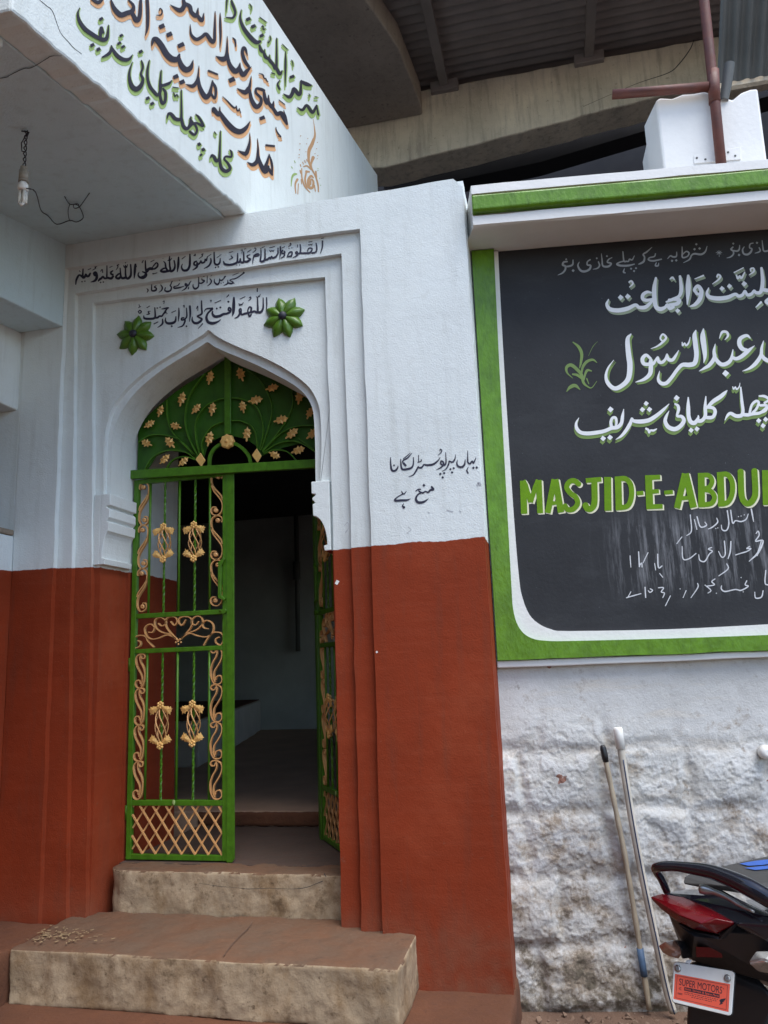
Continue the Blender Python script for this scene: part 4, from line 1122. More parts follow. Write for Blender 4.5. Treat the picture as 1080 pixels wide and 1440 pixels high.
k.text("""0,445,18 28,437,20 45,405,14; 42,240,10 45,330,15 58,352,15 88,338,15 112,332,14 150,346,16 190,320,16 200,286,14 180,268,12 150,300,11 128,330,9; D 140,406,20; 150,406,7 190,395,7; 110,256,7 156,232,6; 0,268,9 14,240,9;
270,248,6 292,272,13 302,330,17 320,370,20 272,381,22 235,370,17 268,342,15 300,335,13; 345,205,10 350,300,15 356,360,20 320,376,18; 405,240,12 416,300,15 405,350,20 370,376,20 350,362,17; 325,240,7 337,236,9 348,215,8 360,236,7 376,205,6; 346,165,10 350,208,9; 462,198,14 458,290,22 445,382,8; D 265,212,9;
605,160,12 606,240,18 600,312,20 570,360,22 520,362,19 500,320,13 512,280,6; 505,220,7 550,184,6; 690,248,14 662,262,16 660,292,17 690,296,15 697,262,16 694,320,18 640,362,6; 698,295,16 730,272,16 745,240,10 755,268,17 790,258,16 800,220,11 812,240,16 827,190,8; 655,178,7 675,160,9 670,182,7; 772,155,9 755,165,9 765,182,8 720,216,5; 870,212,11 871,260,17 840,310,15 782,342,5; 830,190,7 876,158,6;
912,135,11 914,210,14 920,275,17 955,291,18 984,262,15 990,212,8; D 930,326,20 966,319,20; 945,206,6 1002,162,5""", 200, 340, 9)
k.text("""130,430,9 150,466,19 220,471,20 280,456,20 305,430,18 310,330,11; 200,406,6 245,386,11 225,360,8; 200,320,6 252,304,5; 305,432,18 330,441,16 345,392,10 350,436,18 385,431,18 386,310,11; 385,431,18 430,432,20 472,402,16 442,386,12 430,360,12 468,345,7; D 300,476,15 332,475,15; 350,292,6 370,285,6 362,328,5; 392,275,6 416,268,5; 430,316,6 482,280,5;
500,462,5 506,400,12 525,350,15 572,335,15 576,356,12 530,366,12; 500,322,5 535,290,8 540,265,8 522,262,8; 605,280,9 605,360,14 598,425,18 640,424,20 656,380,16 655,272,9; 595,270,6 652,240,5; 655,412,18 690,402,18 712,378,12 722,396,18 740,365,12 752,386,17 785,376,17 805,355,15 820,320,14 820,260,9; 710,260,6 782,240,5; 712,288,6 728,304,7 745,288,6 757,304,7 772,282,5; 850,245,14 852,320,16 840,402,5""", 300, 320, 9)
k.text("""250,290,14 232,318,14 255,330,14 278,318,13 270,300,12; 272,320,14 268,362,13 225,390,5; 305,376,8 330,322,13 366,312,14 360,356,14 315,372,12; 305,372,10 362,370,10; D 330,266,13 366,258,13; 320,246,5 352,222,8 350,202,8 340,210,7; 412,318,12 432,308,12 436,350,14 375,386,5; 412,322,10 420,335,11 434,328,10; 470,215,9 476,280,13 465,326,16 435,330,12; 465,326,14 510,325,16 560,326,16 602,315,16 622,270,12 582,264,11 562,302,9; 672,200,10 681,260,14 670,310,14 622,325,14; 752,172,13 750,250,13 726,332,6; 572,216,6 585,224,7 600,215,6 612,224,7 626,206,5; 575,186,6 626,178,5; 735,140,6 772,134,5; 436,220,7 438,255,6; 240,262,5 280,240,5""", 370, 320, 9)
k.build('inscription', 'ink', ent)['label'] = 'topmost dark line of Arabic lettering over the doorway'
# line 2
k = ink_y(.06)
k.text("""148,320,5 166,345,12 150,376,4; 215,238,5 210,310,11 216,350,14 260,346,17 270,320,13 245,304,11 272,284,6; 325,275,7 346,310,13 335,346,11 300,374,4; 318,232,9 332,240,12;
385,310,8 378,346,13 410,361,17 450,346,15 460,306,13 445,285,11 460,262,8; 445,286,9 480,212,9 517,168,4; 562,260,10 540,286,9 495,300,11 500,319,15 560,312,15 622,294,6; D 562,216,17; 588,356,4 640,322,13 662,282,13 640,262,14 638,286,12 675,282,13 692,252,11 712,225,5; 682,298,6 676,326,12;
735,265,6 736,300,13 760,326,17 800,302,13 806,235,11 803,165,6; 805,250,11 840,256,13 880,226,13 850,214,11 845,195,6; D 872,170,17; 915,148,6 912,252,8; 945,195,6 966,226,13 955,260,11 914,292,4; 955,166,5 976,155,4""", 190, 370, 9)
k.text("""375,290,6 376,332,13 410,361,17 436,336,13 440,290,8; 440,302,11 465,311,13 490,291,11 506,266,14 516,258,11; D 460,346,13 489,336,13; 490,376,4 540,350,13 545,302,6; 545,342,13 590,351,15 610,332,11 570,310,9 600,294,8 630,290,11 680,266,11 735,226,12 748,212,19; D 622,346,16; 605,246,6 682,214,5""", 260, 360, 9)
k.build('inscription', 'ink', ent)['label'] = 'short middle line of thin dark Urdu lettering over the doorway'
# line 3
k = ink_y(.09)
k.text("""130,346,8 150,330,10 171,346,10 150,366,10 132,350,9; 140,252,6 150,288,8; 130,296,6 166,280,6; 200,396,7 210,430,18 270,436,20 330,430,20 346,402,17 340,295,11; 240,382,8 271,371,13 255,346,9 286,340,6; 240,296,8 276,275,7;
340,422,18 375,421,18 400,402,16 430,402,16 452,372,14 482,352,16; 430,312,9 500,300,17 518,296,8; 500,300,15 452,372,13; D 372,300,20 408,290,20; 440,222,6 460,210,8 455,246,7; 485,376,6 502,366,6; 438,440,11 440,490,17 415,521,13 374,547,5; 330,501,10 382,475,8;
480,420,6 475,460,15 500,491,21 560,491,23 600,466,19 608,408,10; D 555,530,25; 555,356,8 606,334,7; 645,300,9 646,380,15 638,466,7; 708,424,14 682,428,14 682,452,15 715,448,15 722,470,16 692,525,13 630,546,5; 718,446,15 746,402,13 742,300,9; 700,276,7 712,266,8 712,292,7; D 742,530,22; 785,275,17 790,370,17 780,472,6;
815,412,7 816,460,17 850,491,22 900,481,21 936,442,19 905,420,15 880,402,13 935,372,17 934,300,15 932,208,11; 865,312,6 885,275,8 885,332,7; 888,562,5 946,498,10""", 180, 400, 9)
k.text("""65,436,5 95,400,12 170,396,19; 170,400,17 110,460,17 95,520,23 120,570,25 180,582,25 240,562,15 277,534,5; 175,430,10 170,460,17 200,496,23 260,491,23 310,466,21 350,461,19 392,440,20 402,402,17 378,385,15 372,418,14 398,418,12; D 225,396,24 270,382,24 372,310,26; 350,252,7 370,232,10 376,220,7; 140,300,6 155,292,8 150,318,6; 200,326,7 276,294,7; 442,258,16 440,350,28 435,440,23 420,496,5;
448,521,5 490,501,15 515,460,17 510,412,13 532,402,13 536,470,17 580,461,19 620,451,19 652,440,17 662,390,17 637,378,13 618,420,13 625,460,15 640,496,17 662,470,13; 660,446,19 700,431,19 740,441,20 742,330,15 740,258,11; 740,441,22 780,441,21 811,392,17 812,262,10; 855,258,12 857,340,13 850,432,6; 725,246,7 742,256,9 756,236,8 764,248,8 777,212,5; 738,142,9 738,182,10; 625,302,5 655,272,10 652,250,9 636,262,8; 505,332,7 516,356,12 534,340,9 542,352,9 562,318,6; 520,276,7 587,244,6""", 280, 390, 9)
k.build('inscription', 'ink', ent)['label'] = 'bold blue-black Arabic prayer line between the green flowers'
# notice on the pillar
k = ink_y(0.0); k.wk = 1.15
k.text("""68,165,6 68,230,14 80,295,18 115,301,19 140,270,12 142,250,6; D 102,248,22; 170,182,8 172,240,14 185,286,18 230,287,20 280,271,17 298,230,13 298,165,8; 200,225,16 222,252,18 205,238,15 190,205,11 240,172,12 286,122,4; 192,186,8 230,155,9 268,122,4;
570,165,4 545,202,12 500,236,18 440,246,19 405,240,13 396,252,13 380,271,17 356,271,15 346,264,13 325,305,15 295,345,11 248,364,3; 350,142,6 352,215,9; 340,218,8 376,206,10 378,186,8;
528,294,3 575,271,13 602,242,17 600,215,16 578,206,15 578,234,14 610,246,15 628,220,13 625,115,6; 546,148,3 576,120,9 586,96,9 570,84,9 568,104,8; D 570,335,26 609,326,26 595,369,26; 588,310,3 630,282,11 655,235,13 662,205,11 690,216,15 716,190,13 726,138,4; D 672,286,24 706,276,24 690,319,26;
745,192,4 738,225,13 750,256,17 785,266,19 815,241,17 823,188,6; 848,98,5 848,170,11 850,215,15 870,231,15 895,205,13 905,226,13 922,195,11 932,168,4; 854,263,4 840,300,13 852,326,13; D 905,273,27 939,270,27;
482,465,16 500,490,22 470,498,18 448,520,15 420,512,12 396,526,15 372,520,15 352,506,11; 318,512,5 345,492,12 372,490,10; 385,522,12 352,538,13 332,560,15 324,592,21 345,622,23 390,622,21 426,604,13 452,583,3; D 405,450,30; 228,508,5 206,536,11 190,532,12 178,506,6; 192,538,11 150,561,9 112,592,13 118,606,18 180,602,21 230,600,17 270,586,4; 202,632,4 188,660,13 207,672,17 195,682,10""", 540, 620, 7.2)
k.dot(-474, 1431, 0, 540, 620, 7.2)
k.build('inscription', 'ink', ent)['label'] = 'two lines of dark Urdu lettering on the right pillar'
# daubs of whitewash on the dado
k = ink_y(.06); k.dot(474, 819, 5, 0, 0, 1, 30, 1.4); k.build('paint_chip', 'white', ent)
k = ink_y(.0); k.dot(530, 917, 3, 0, 0, 1); k.build('paint_chip', 'white', ent)

# ---- board
def ink_b(base=.0075, v=.0): 
    return Ink(lambda px, py: onb(px, py, 0.0), BN, base)
k = ink_b()
k.text("""185,262,14 152,268,18 142,294,18 166,306,18 166,338,17 140,370,15 95,391,4; 240,243,8 236,290,17 205,306,17 168,310,15; D 175,241,20 241,348,28; 300,264,6 286,300,15 310,345,20 350,356,21 395,336,19 406,300,17 376,294,15 376,264,13 402,244,13; 480,263,11 491,300,15 470,326,13 428,336,5; D 465,231,20; 508,186,6 515,250,13 520,298,16 545,311,19 580,306,19 602,280,15 565,268,15 580,240,13 612,224,6; D 561,211,20;
822,206,7 800,246,13 775,240,14 765,260,13 745,260,14 722,255,15 712,168,10; 722,258,13 680,270,13 655,288,17 690,301,19 760,301,19 824,286,9; D 790,330,22 836,325,22 818,352,22; 728,328,6 718,360,16 738,371,9; 988,126,5 940,170,15 905,194,15 917,220,15 910,260,19 880,280,17 858,288,7; 1022,184,9 1010,214,13 965,226,13 955,246,15 1000,256,17 1078,240,12; 1030,270,8 1020,300,15 1045,302,15 1052,274,6""", 770, 330, 6.75)
k.text("""210,236,7 206,280,15 175,286,15 150,276,14 122,304,6; D 165,323,25 205,319,25; 498,182,5 480,236,15 440,262,19 380,256,17 350,271,15 330,310,15 272,342,5; D 395,166,24 378,213,26 426,206,26; 260,188,7 262,240,14 265,291,15 310,281,13 326,250,15 300,234,13 265,262,10; 580,246,5 640,246,5; 610,224,6 612,286,4; 590,230,5 630,262,5; 590,263,5 630,230,5;
742,193,14 724,214,16 745,232,15 746,260,15 720,286,13 682,297,5; 745,226,13 780,231,17 801,215,15 806,173,7; D 745,160,22 800,268,26; 850,188,7 833,220,15 845,256,17 880,263,19 910,241,19 921,210,15 900,199,13 905,165,13 937,154,9; 990,198,11 1001,225,13 985,241,13 948,252,5; D 970,153,24; 1018,128,7 1025,190,13 1036,231,15 1078,226,17 1110,200,15""", 920, 320, 6.75)
k.build('lettering', 'grey_lettering', board)['label'] = 'topmost small grey line of Urdu lettering'
def two(spec, x0, y0, sc, mat2, dx, dy, label, extra=0.0, kw=1.0):
    s_ = ink_b(.0068); w_ = ink_b(.0086); s_.wk = w_.wk = 1.10
    for (sp, a, b, c) in spec:
        f = c / sc
        for q in (1.0, .5): s_.text(sp, a, b, c, dx=dx * f * q, dy=dy * f * q, grow=extra)
        w_.text(sp, a, b, c)
    s_.build('letter_shadow', mat2, board)
    o = w_.build('lettering', 'lettering', board); o['label'] = label
T2 = """70,232,5 58,265,17 78,296,23 130,304,25 190,292,24 238,270,19 262,285,20 300,284,22 330,260,18 346,238,14; 338,192,10 312,188,17 286,206,20 286,232,20 312,240,18 346,232,12; 368,98,12 358,160,24 358,220,26 368,280,24 395,296,24 425,285,18 440,268,16 455,290,22 480,282,16; 430,252,8 470,236,18 514,214,18 528,170,22 520,88,14; 448,236,10 512,236,22 502,262,22 455,268,15; D 505,306,30; 572,84,14 572,160,30 566,268,6;
628,196,14 610,176,16 632,150,20 654,180,24 646,230,25 616,266,20 580,280,5; 615,178,14 628,200,16 652,198,14; 612,106,5 668,84,10; 455,108,5 472,96,12 486,112,6; 200,158,5 222,136,11 212,118,10 196,128,9; D 145,222,34 190,216,34;
702,160,5 690,195,17 706,220,23 760,229,25 820,222,23 868,202,18 890,214,19 915,206,18 930,180,12 945,206,18 972,200,18 988,178,12 1000,192,18 1030,186,21 1042,120,22 1034,36,14; 1040,172,20 1080,178,22 1110,160,20; D 785,166,31 832,151,31 925,136,34; 724,138,4 760,112,10 776,90,11 760,78,10 752,96,9; 875,78,7 885,102,13 897,86,9 908,100,13 930,60,6; 860,66,7 922,34,6; 955,82,4 986,58,11 984,38,9 966,42,9 968,60,8; 998,286,5 1032,252,13; 1082,228,13 1062,248,17 1078,262,16"""
two([(T2, 840, 370, 4.5)], 0, 0, 4.5, 'olive_pale', 10, 14, 'second line of bold white Urdu lettering with pale olive shadow')
T3a = """640,185,10 612,230,32 620,350,40 632,450,42 618,560,38 560,622,34 500,642,32 448,600,30 430,540,22 448,470,14 497,402,3;
806,392,20 768,362,24 738,392,30 748,434,28 796,436,26 808,400,24 808,460,34 800,520,32 750,566,24 678,590,5; 806,440,26 832,430,24 866,376,12 872,412,26 900,424,24 930,396,20 944,352,10 955,396,26 990,402,26 1020,362,18 1043,320,4; 808,308,4 860,288,12 905,255,18 936,215,18 908,186,14 888,220,14 908,248,12"""
T3b = """47,556,4 33,630,24 58,672,32 108,674,32 160,620,30 210,550,30 262,500,34 330,500,40 380,480,40 396,400,40 386,300,42 378,220,36 390,172,10; 462,158,10 456,230,44 468,330,44 476,420,30 464,482,4; 260,282,7 266,316,16 284,292,10 297,316,16 322,290,14 337,236,5;
574,300,5 562,370,26 566,432,34 520,500,32 470,532,22 420,560,4; 568,425,28 600,472,34 640,497,34 692,482,34 726,440,28 742,352,6; 730,425,26 770,442,30 820,422,34 880,372,34 946,318,4; 908,250,8 872,222,26 812,250,34 802,300,38 828,346,36 880,362,26; D 672,580,62,40; 612,250,6 640,190,22 682,190,22 694,225,20 664,264,5; 1032,270,5 1014,340,24 1006,410,30 960,482,34 900,532,22 830,560,4; 1012,405,26 1040,442,34 1090,462,34 1150,430,30"""
two([(T3a, 780, 440, 6), (T3b, 920, 440, 6.75)], 0, 0, 6, 'olive', 17, 17, 'third line of tall white Urdu lettering with olive shadow')
T4a = """172,346,4 144,400,22 150,456,32 190,496,34 260,506,36 350,497,36 430,481,34 500,452,34 560,442,36 600,402,32 612,330,28 624,258,5; 500,442,28 494,390,28 510,350,26 540,348,26 550,390,24 545,425,20; D 490,263,58 415,556,54 485,546,54;
542,568,4 600,531,24 650,471,32 690,402,32 706,352,18 722,378,30 790,386,38 880,371,38 960,321,34 1030,261,26 1083,206,5; D 850,203,50 812,265,52 883,263,52; 848,456,18 872,472,22 880,502,12 895,476,18 925,476,20 956,460,10"""
T4b = """137,326,4 110,380,24 100,430,32 130,481,36 190,501,38 245,471,36 277,420,34 255,381,28 212,376,20 226,320,26 220,280,26 192,262,14; D 208,206,54; 318,200,10 318,290,32 322,380,34 342,432,36 380,441,36 410,400,24 414,372,10; 408,410,26 418,424,32 452,416,32 480,370,30 478,290,28 485,188,8; 484,310,18 550,242,34 620,196,36 660,161,28 688,132,6; 500,292,28 555,302,28 573,340,30 550,386,30 500,392,30 482,380,26; D 345,511,48 400,499,48;
664,418,5 690,372,22 720,352,28 770,376,32 820,371,34 836,330,28 826,240,26 815,104,12; 828,362,30 880,366,30 930,356,28 1000,346,26 1056,302,26 1060,275,20; 900,342,22 920,272,22 960,236,24 986,252,22 962,310,22 930,342,20; 1000,276,22 1060,278,24 1052,322,24 1000,346,24; 990,188,14 1040,190,24 1090,218,24; 1090,224,20 1040,252,20; D 985,421,48 1051,409,48 1026,469,48; 738,96,7 748,122,13 764,100,9 776,124,13 800,100,10 808,62,4"""
two([(T4a, 790, 540, 7.2), (T4b, 920, 530, 6.75)], 0, 0, 7.2, 'olive', -6, 34, 'fourth line of white Urdu lettering with olive shadow')
k = ink_b()
k.text("""150,250,8 200,292,24 226,350,26 220,420,20 208,472,8; 356,426,5 320,400,18 270,416,24 236,460,22 225,512,14; 152,556,4 105,512,14 98,466,24 135,444,28 185,480,28 226,530,26 240,590,22 270,622,14 310,636,8 354,580,3; 150,522,14 190,530,22 226,560,14; 312,496,8 275,488,20 256,520,18 245,572,10; 268,558,10 287,606,6; 98,670,5 128,632,26 172,618,28 214,654,5; 282,370,2 320,290,4 360,246,2""", 780, 440, 6)
k.build('painted_plant', 'olive', board)
# English line
def ew(x): return 80 - (x - 30) * .0435, 219 - (x - 40) * .036
def letters():
    out = []
    def S_(pts, w=27): out.append(' '.join(f'{x:.1f},{ew(x)[0] + (ew(x)[1] - ew(x)[0]) * t:.1f},{w}' for x, t in pts))
    S_([(46, 0), (51, 1)]); S_([(112, 0), (118, 1)], 25); S_([(46, .0), (56, .12), (78, .66)], 20); S_([(110, 0), (98, .2), (78, .66)], 20)
    S_([(178, 0), (150, 1)], 25); S_([(182, 0), (206, 1)], 27); S_([(160, .72), (200, .70)], 16)
    S_([(282, .18), (262, .07), (240, .10), (230, .27), (248, .45), (268, .56), (276, .75), (258, .91), (234, .92), (222, .80)], 22)
    S_([(310, .08), (376, .06)], 20); S_([(346, .1), (347, .72), (336, .90), (318, .92), (308, .80)], 26)
    S_([(402, 0), (404, 1)], 30)
    S_([(446, 0), (450, 1)], 28); S_([(440, .075), (478, .08), (500, .28), (502, .62), (486, .88), (446, .925)], 22)
    S_([(524, .52), (553, .51)], 17)
    S_([(574, 0), (580, 1)], 30); S_([(570, .075), (624, .07)], 20); S_([(576, .49), (618, .48)], 18); S_([(574, .925), (634, .93)], 20)
    S_([(640, .53), (677, .52)], 17)
    S_([(728, 0), (694, 1)], 27); S_([(730, 0), (764, 1)], 29); S_([(708, .72), (756, .70)], 17)
    S_([(796, 0), (798, 1)], 29); S_([(790, .075), (826, .08), (842, .24), (830, .42), (796, .47)], 20); S_([(800, .47), (836, .54), (852, .72), (838, .90), (796, .925)], 21)
    S_([(876, 0), (882, 1)], 29); S_([(870, .075), (906, .08), (926, .30), (926, .64), (908, .88), (874, .925)], 22)
    S_([(962, 0), (966, .68), (980, .90), (1000, .93), (1018, .80), (1024, .6), (1020, 0)], 26)
    S_([(1066, 0), (1070, 1)], 29); S_([(1060, .925), (1115, .93)], 20)
    return out
sh = ink_b(.0068); mn = ink_b(.0082)
for i, sp in enumerate(letters()):
    pts = [tuple(float(a) for a in t.split(',')) for t in sp.split()]
    long_ = len(pts) > 3
    for q in (.5, 1.0): sh.stroke(pts, 720, 650, 3, dx=6 * q, dy=5 * q, grow=2.0, sharp=not long_)
    mn.stroke(pts, 720, 650, 3, sharp=not long_)
sh.build('letter_shadow', 'cream', board); mn.build('lettering', 'green_letter', board)['label'] = 'green English line in capitals with cream edges'
k = ink_b(.0075)
k.text("""960,76,9 968,120,10 977,168,5; 940,112,5 925,150,8 890,166,9 852,160,8 832,176,9 818,85,8; D 872,132,9 890,128,9 912,120,9; 795,88,8 806,180,9 790,226,9 760,222,8 754,188,5; 722,140,6 728,172,9 690,206,9 662,218,5; D 716,214,9 730,210,9; 640,168,6 652,192,9 610,202,9 586,130,8; 568,150,7 586,222,6; 540,118,7 548,230,8 514,264,5; 484,270,6 446,320,6; 992,250,6 1008,232,8 1014,262,8 990,302,9 1042,298,9 1008,380,14 944,441,5; 1030,300,8 1000,400,10; 952,336,6 928,352,8 958,352,8 930,372,8 890,384,8 850,397,6; 820,300,8 816,370,10 800,424,6; 775,298,8 781,390,9 758,412,8 734,370,6; 690,344,7 664,356,8 692,370,8 670,392,8 640,440,9 606,432,8 598,392,5; 582,384,6 532,422,8 490,422,8 484,335,6;
1060,500,8 1056,590,9 1085,604,8; 1042,640,7 1030,686,9 990,692,8 984,650,5; 930,572,7 918,602,8 940,612,8 890,640,9 850,634,8 780,648,9 754,630,8 756,606,5; 790,455,6 800,492,8 735,542,6; 712,560,7 688,580,8 706,602,8 650,612,6; 640,602,6 682,640,7 660,660,6; 590,590,6 592,620,8 544,692,5; 512,640,6 490,692,5; 125,400,7 131,482,6; 184,372,8 190,480,9; 190,470,8 205,452,8 208,482,7; 250,378,6 214,452,6; 315,388,8 321,482,9 348,470,7; 294,452,6 302,502,6; 328,522,6 352,552,6; 228,616,8 233,692,8; 262,628,7 280,640,8 262,654,8 250,640,7; 318,622,7 356,622,8 340,650,8 362,660,8 350,692,6; 404,676,6 368,748,6; 202,662,6 130,682,8 98,692,6; 132,648,6 108,692,6; D 720,660,9 905,650,9 890,552,9 470,630,8""", 860, 700, 4.909, wk=1.0)
k.build('chalk_writing', 'chalk', board)

# ---- parapet of the canopy
def ink_f(base): return Ink(lambda px, py: onx(px, py, FX), (1, 0, 0), base)
R5 = [("""88,80,5 66,140,20 80,220,34 140,310,44 222,372,44 290,412,42 345,432,46 380,412,40 394,340,24 398,268,8; 312,400,30 312,340,34 322,296,26 342,358,24; D 318,206,42,60,1.4 222,490,46,62,1.3 288,536,46,62,1.3; 330,622,16 390,592,34 424,552,32 430,496,14; 430,515,24 490,600,40 560,646,42 622,642,34 660,592,6; D 536,386,36,60,1.5 514,470,38,60,1.5 556,508,38,60,1.5;
658,670,6 630,760,20 625,840,30 650,930,46 700,968,56 750,930,46 772,860,30 750,800,22 770,740,24 766,690,20 752,650,8; D 748,560,42,64,1.4; 842,652,10 822,760,26 825,860,28 850,940,34 890,992,34 930,1032,34 960,992,34 960,900,28 970,762,12; 968,932,30 1010,922,34 1060,902,30 1088,870,8""", 100, 0, 7.714),
      ("""432,222,26 418,330,28 440,422,34 472,402,34 477,310,30 450,268,22; D 284,372,42,62,1.3 332,430,42,62,1.3; 493,602,5 508,545,28 540,545,36 580,592,40 635,602,36 650,560,26 648,282,12; 650,590,30 670,672,36 710,702,36 742,660,30 752,575,18; 742,592,18 770,642,26 730,692,26; 740,732,26 790,767,28 820,720,26 800,662,24 770,652,24; 806,546,12 842,582,26 888,672,28 820,642,24 780,642,20; D 844,874,36,62,1.3 890,932,36,62,1.3 860,988,32,62,1.3; 564,306,8 580,352,16 600,330,10 612,356,12; 555,252,12 616,260,10""", 170, 90, 7.714),
      ("""190,792,8 208,762,28 232,775,34 256,820,36 284,802,30 294,740,24 302,494,10; 292,792,28 310,892,36 360,932,40 407,902,34 380,842,26 345,802,22 362,772,22 420,776,24 420,720,20 398,698,8; 235,500,8 240,512,10 255,530,10; D 68,636,36,62,1.3 112,694,36,62,1.3 92,754,30,62,1.3""", 270, 120, 7.714)]
R4 = [("""832,745,6 812,830,30 790,892,38 820,900,36 860,960,28 868,982,8; 832,748,10 862,850,24 868,976,10; 706,576,5 712,680,18 712,770,34 742,862,44 790,938,50 822,882,34; 592,832,4 650,862,40 696,830,44 712,760,30; 622,512,4 622,600,18 606,680,38 580,740,46 540,732,34 490,706,4; 214,290,10 228,250,34 262,300,46 292,320,30 296,236,10; 292,290,36 370,402,56 450,482,60 520,502,56 580,462,40 628,386,4; 325,120,6 380,172,14 430,226,18 462,246,16 476,222,6 484,270,16 500,276,14 508,248,5 522,300,10; 798,650,22 888,660,22; 905,452,8 912,490,12 935,530,16 962,558,8 930,555,8""", 270, 120, 7.714),
      ("""96,502,6 115,432,44 150,432,58 200,492,62 260,592,66 320,642,66 375,640,56 398,590,20; 390,630,36 420,712,58 470,757,62 520,732,50 547,650,5; D 206,286,62,66,1.35 288,374,62,66,1.35 414,490,62,66,1.6 358,832,58,66,1.35 426,890,58,66,1.35; 462,914,4 540,934,42 580,892,36 598,830,22 610,712,5; 600,835,26 620,952,44 680,1052,54 722,1022,46 742,952,30 757,876,16; 755,892,26 792,962,30 782,1066,26 735,1012,26; 712,768,22 810,808,20""", 200, 0, 7.714),
      ("""424,0,16 460,92,46 530,162,58 600,142,52 656,120,50 668,60,30 616,0,20; 655,140,40 702,222,54 737,170,44 748,0,30; 818,-10,34 825,152,36 820,302,30 796,390,4; 916,166,6 966,162,16 982,120,14 958,90,10 948,120,9; 210,-10,20 285,26,42 335,-8,26""", 100, 0, 7.714)]
R3 = [("""296,52,5 400,112,50 448,62,48 440,-10,30; 455,40,40 510,70,44 528,130,42 580,172,46 600,90,12; 596,172,36 642,222,42 664,140,6; 515,264,5 525,372,26 580,427,38 640,402,36 688,370,38 742,442,46 776,442,34 782,300,26 786,122,8; 840,138,6 842,242,24 845,402,22 838,520,4; 790,608,4 870,642,58 910,592,36 918,392,5; 914,560,26 940,692,42 1000,772,58 1042,742,42 1056,680,8""", 200, 0, 7.714),
      ("""200,742,40 240,812,50 280,772,42 330,722,8; 288,606,6 270,542,28 245,520,36 233,572,34 260,662,38 302,722,30; D 118,866,66,66,1.4; 128,408,10 155,442,20 160,506,12; 172,960,4 260,1002,50 306,952,36 330,822,5; 412,795,6 456,812,14 470,850,12 486,850,12 496,872,12 514,890,8""", 310, 0, 7.714),
      ("""484,32,4 570,77,52 606,30,36; 618,40,26 640,152,42 690,232,52 737,202,42 742,140,30 690,82,28 695,36,26 750,46,34 778,60,30; 776,80,30 790,152,42 818,192,44 826,104,8; 828,190,36 850,222,40 868,230,40 882,170,8; 868,240,36 890,272,36 920,312,42 960,302,46 1000,362,50 1026,422,24; 990,270,6 1010,350,30; D 757,354,52,68,1.5; 940,160,10 1002,208,10""", 270, 120, 7.714)]
R1 = [("""222,100,5 210,192,22 240,292,36 310,392,46 380,457,46 426,450,30; 418,490,20 436,545,36 466,566,22 474,530,6; 466,560,22 482,614,38 520,636,26 526,590,6; 520,630,24 532,656,36 570,702,32 590,742,36 604,690,26 605,414,12; 596,722,30 640,802,36 666,762,8; D 297,208,48,64,1.4 352,286,48,64,1.4 442,386,44,64,1.4; 702,555,6 702,700,24 698,936,5; 640,870,10 616,912,20 636,966,22; 548,790,10 584,802,10; 530,385,9 540,425,11 515,466,9 512,440,8; 438,292,8 456,282,14 462,320,12 482,310,10; 418,184,9 492,238,8; 308,38,8 330,72,11 326,112,6; 112,-6,12 142,80,26 156,142,26 130,192,24 80,192,14 42,184,4; 110,20,10 128,70,14 150,110,14; 66,-6,20 56,132,6;
676,1016,5 742,1052,38 776,1012,40 792,960,34 832,1012,42 862,1012,36 872,872,14; 870,884,32 930,912,42 978,926,22; D 772,832,42,68,1.6; 664,476,6 724,536,8; 765,648,7 780,680,9 782,720,5""", 310, 0, 7.714),
      ("""556,508,4 610,537,28 652,490,28 692,542,32 716,562,30 744,512,24 754,484,8; 752,490,16 772,586,18; 672,372,5 682,385,8 676,404,6; 732,402,7 762,404,6""", 340, 80, 7.2)]
for rows, mt, lab in ((R1, 'moss', 'first line of dark Urdu lettering with green shadow'), (R3, 'peach', 'second line of dark Urdu lettering with peach shadow'),
                      (R4, 'peach', 'third line of heavy dark Urdu lettering with peach shadow'), (R5, 'moss', 'lowest line of dark Urdu lettering with green shadow')):
    a = ink_f(.0006); b = ink_f(.0030)
    for sp, x0, y0, s_ in rows:
        for q in (.45, 1.0): a.text(sp, x0, y0, s_, dx=(8 if mt == 'peach' else -2) * q, dy=(42 if mt == 'peach' else 40) * q, grow=9)
        if mt == 'moss': a.text(sp, x0, y0, s_, dx=12, dy=8, grow=4)
        b.text(sp, x0, y0, s_)
    a.build('letter_shadow', mt, cano); b.build('lettering', 'ink_fascia', cano)['label'] = lab
k = ink_f(.0008); k.wk = 1.25
k.text("""722,630,3 735,720,9 739,800,16 712,880,28 680,950,28 678,1050,18 700,1120,15 742,1200,12 770,1290,14 775,1366,10; 620,1112,7 660,1104,13 702,1142,10; 606,1130,9 608,1220,12 636,1310,12 690,1372,8; 652,1165,14 640,1250,15 660,1330,10; 650,1160,20 684,1164,12; 724,1225,10 700,1205,18 672,1250,22 682,1320,24 716,1320,22 724,1262,16 700,1238,12 692,1290,18; 722,1018,28 700,1092,14 720,1160,10; 562,1240,20 540,1292,14 546,1382,8; 572,1284,8 566,1392,7; 590,1086,7 598,1112,7; 614,1062,7 624,1090,7; 634,1046,7 644,1074,7; 656,1034,7 662,1062,7; 748,1160,14 756,1220,12; 735,1300,10 744,1360,9; 720,830,9 676,930,7; 590,1150,12 596,1180,8; 600,1240,8 606,1290,7; D 595,800,13 588,880,13 585,940,13 580,990,13 578,1020,11 667,826,11 655,880,11 648,960,11 764,866,12 756,930,12 740,980,12 768,1000,12 762,1030,10""", 340, 80, 7.2)
k.build('painted_ornament', 'flame', cano)
k = ink_f(.0008)
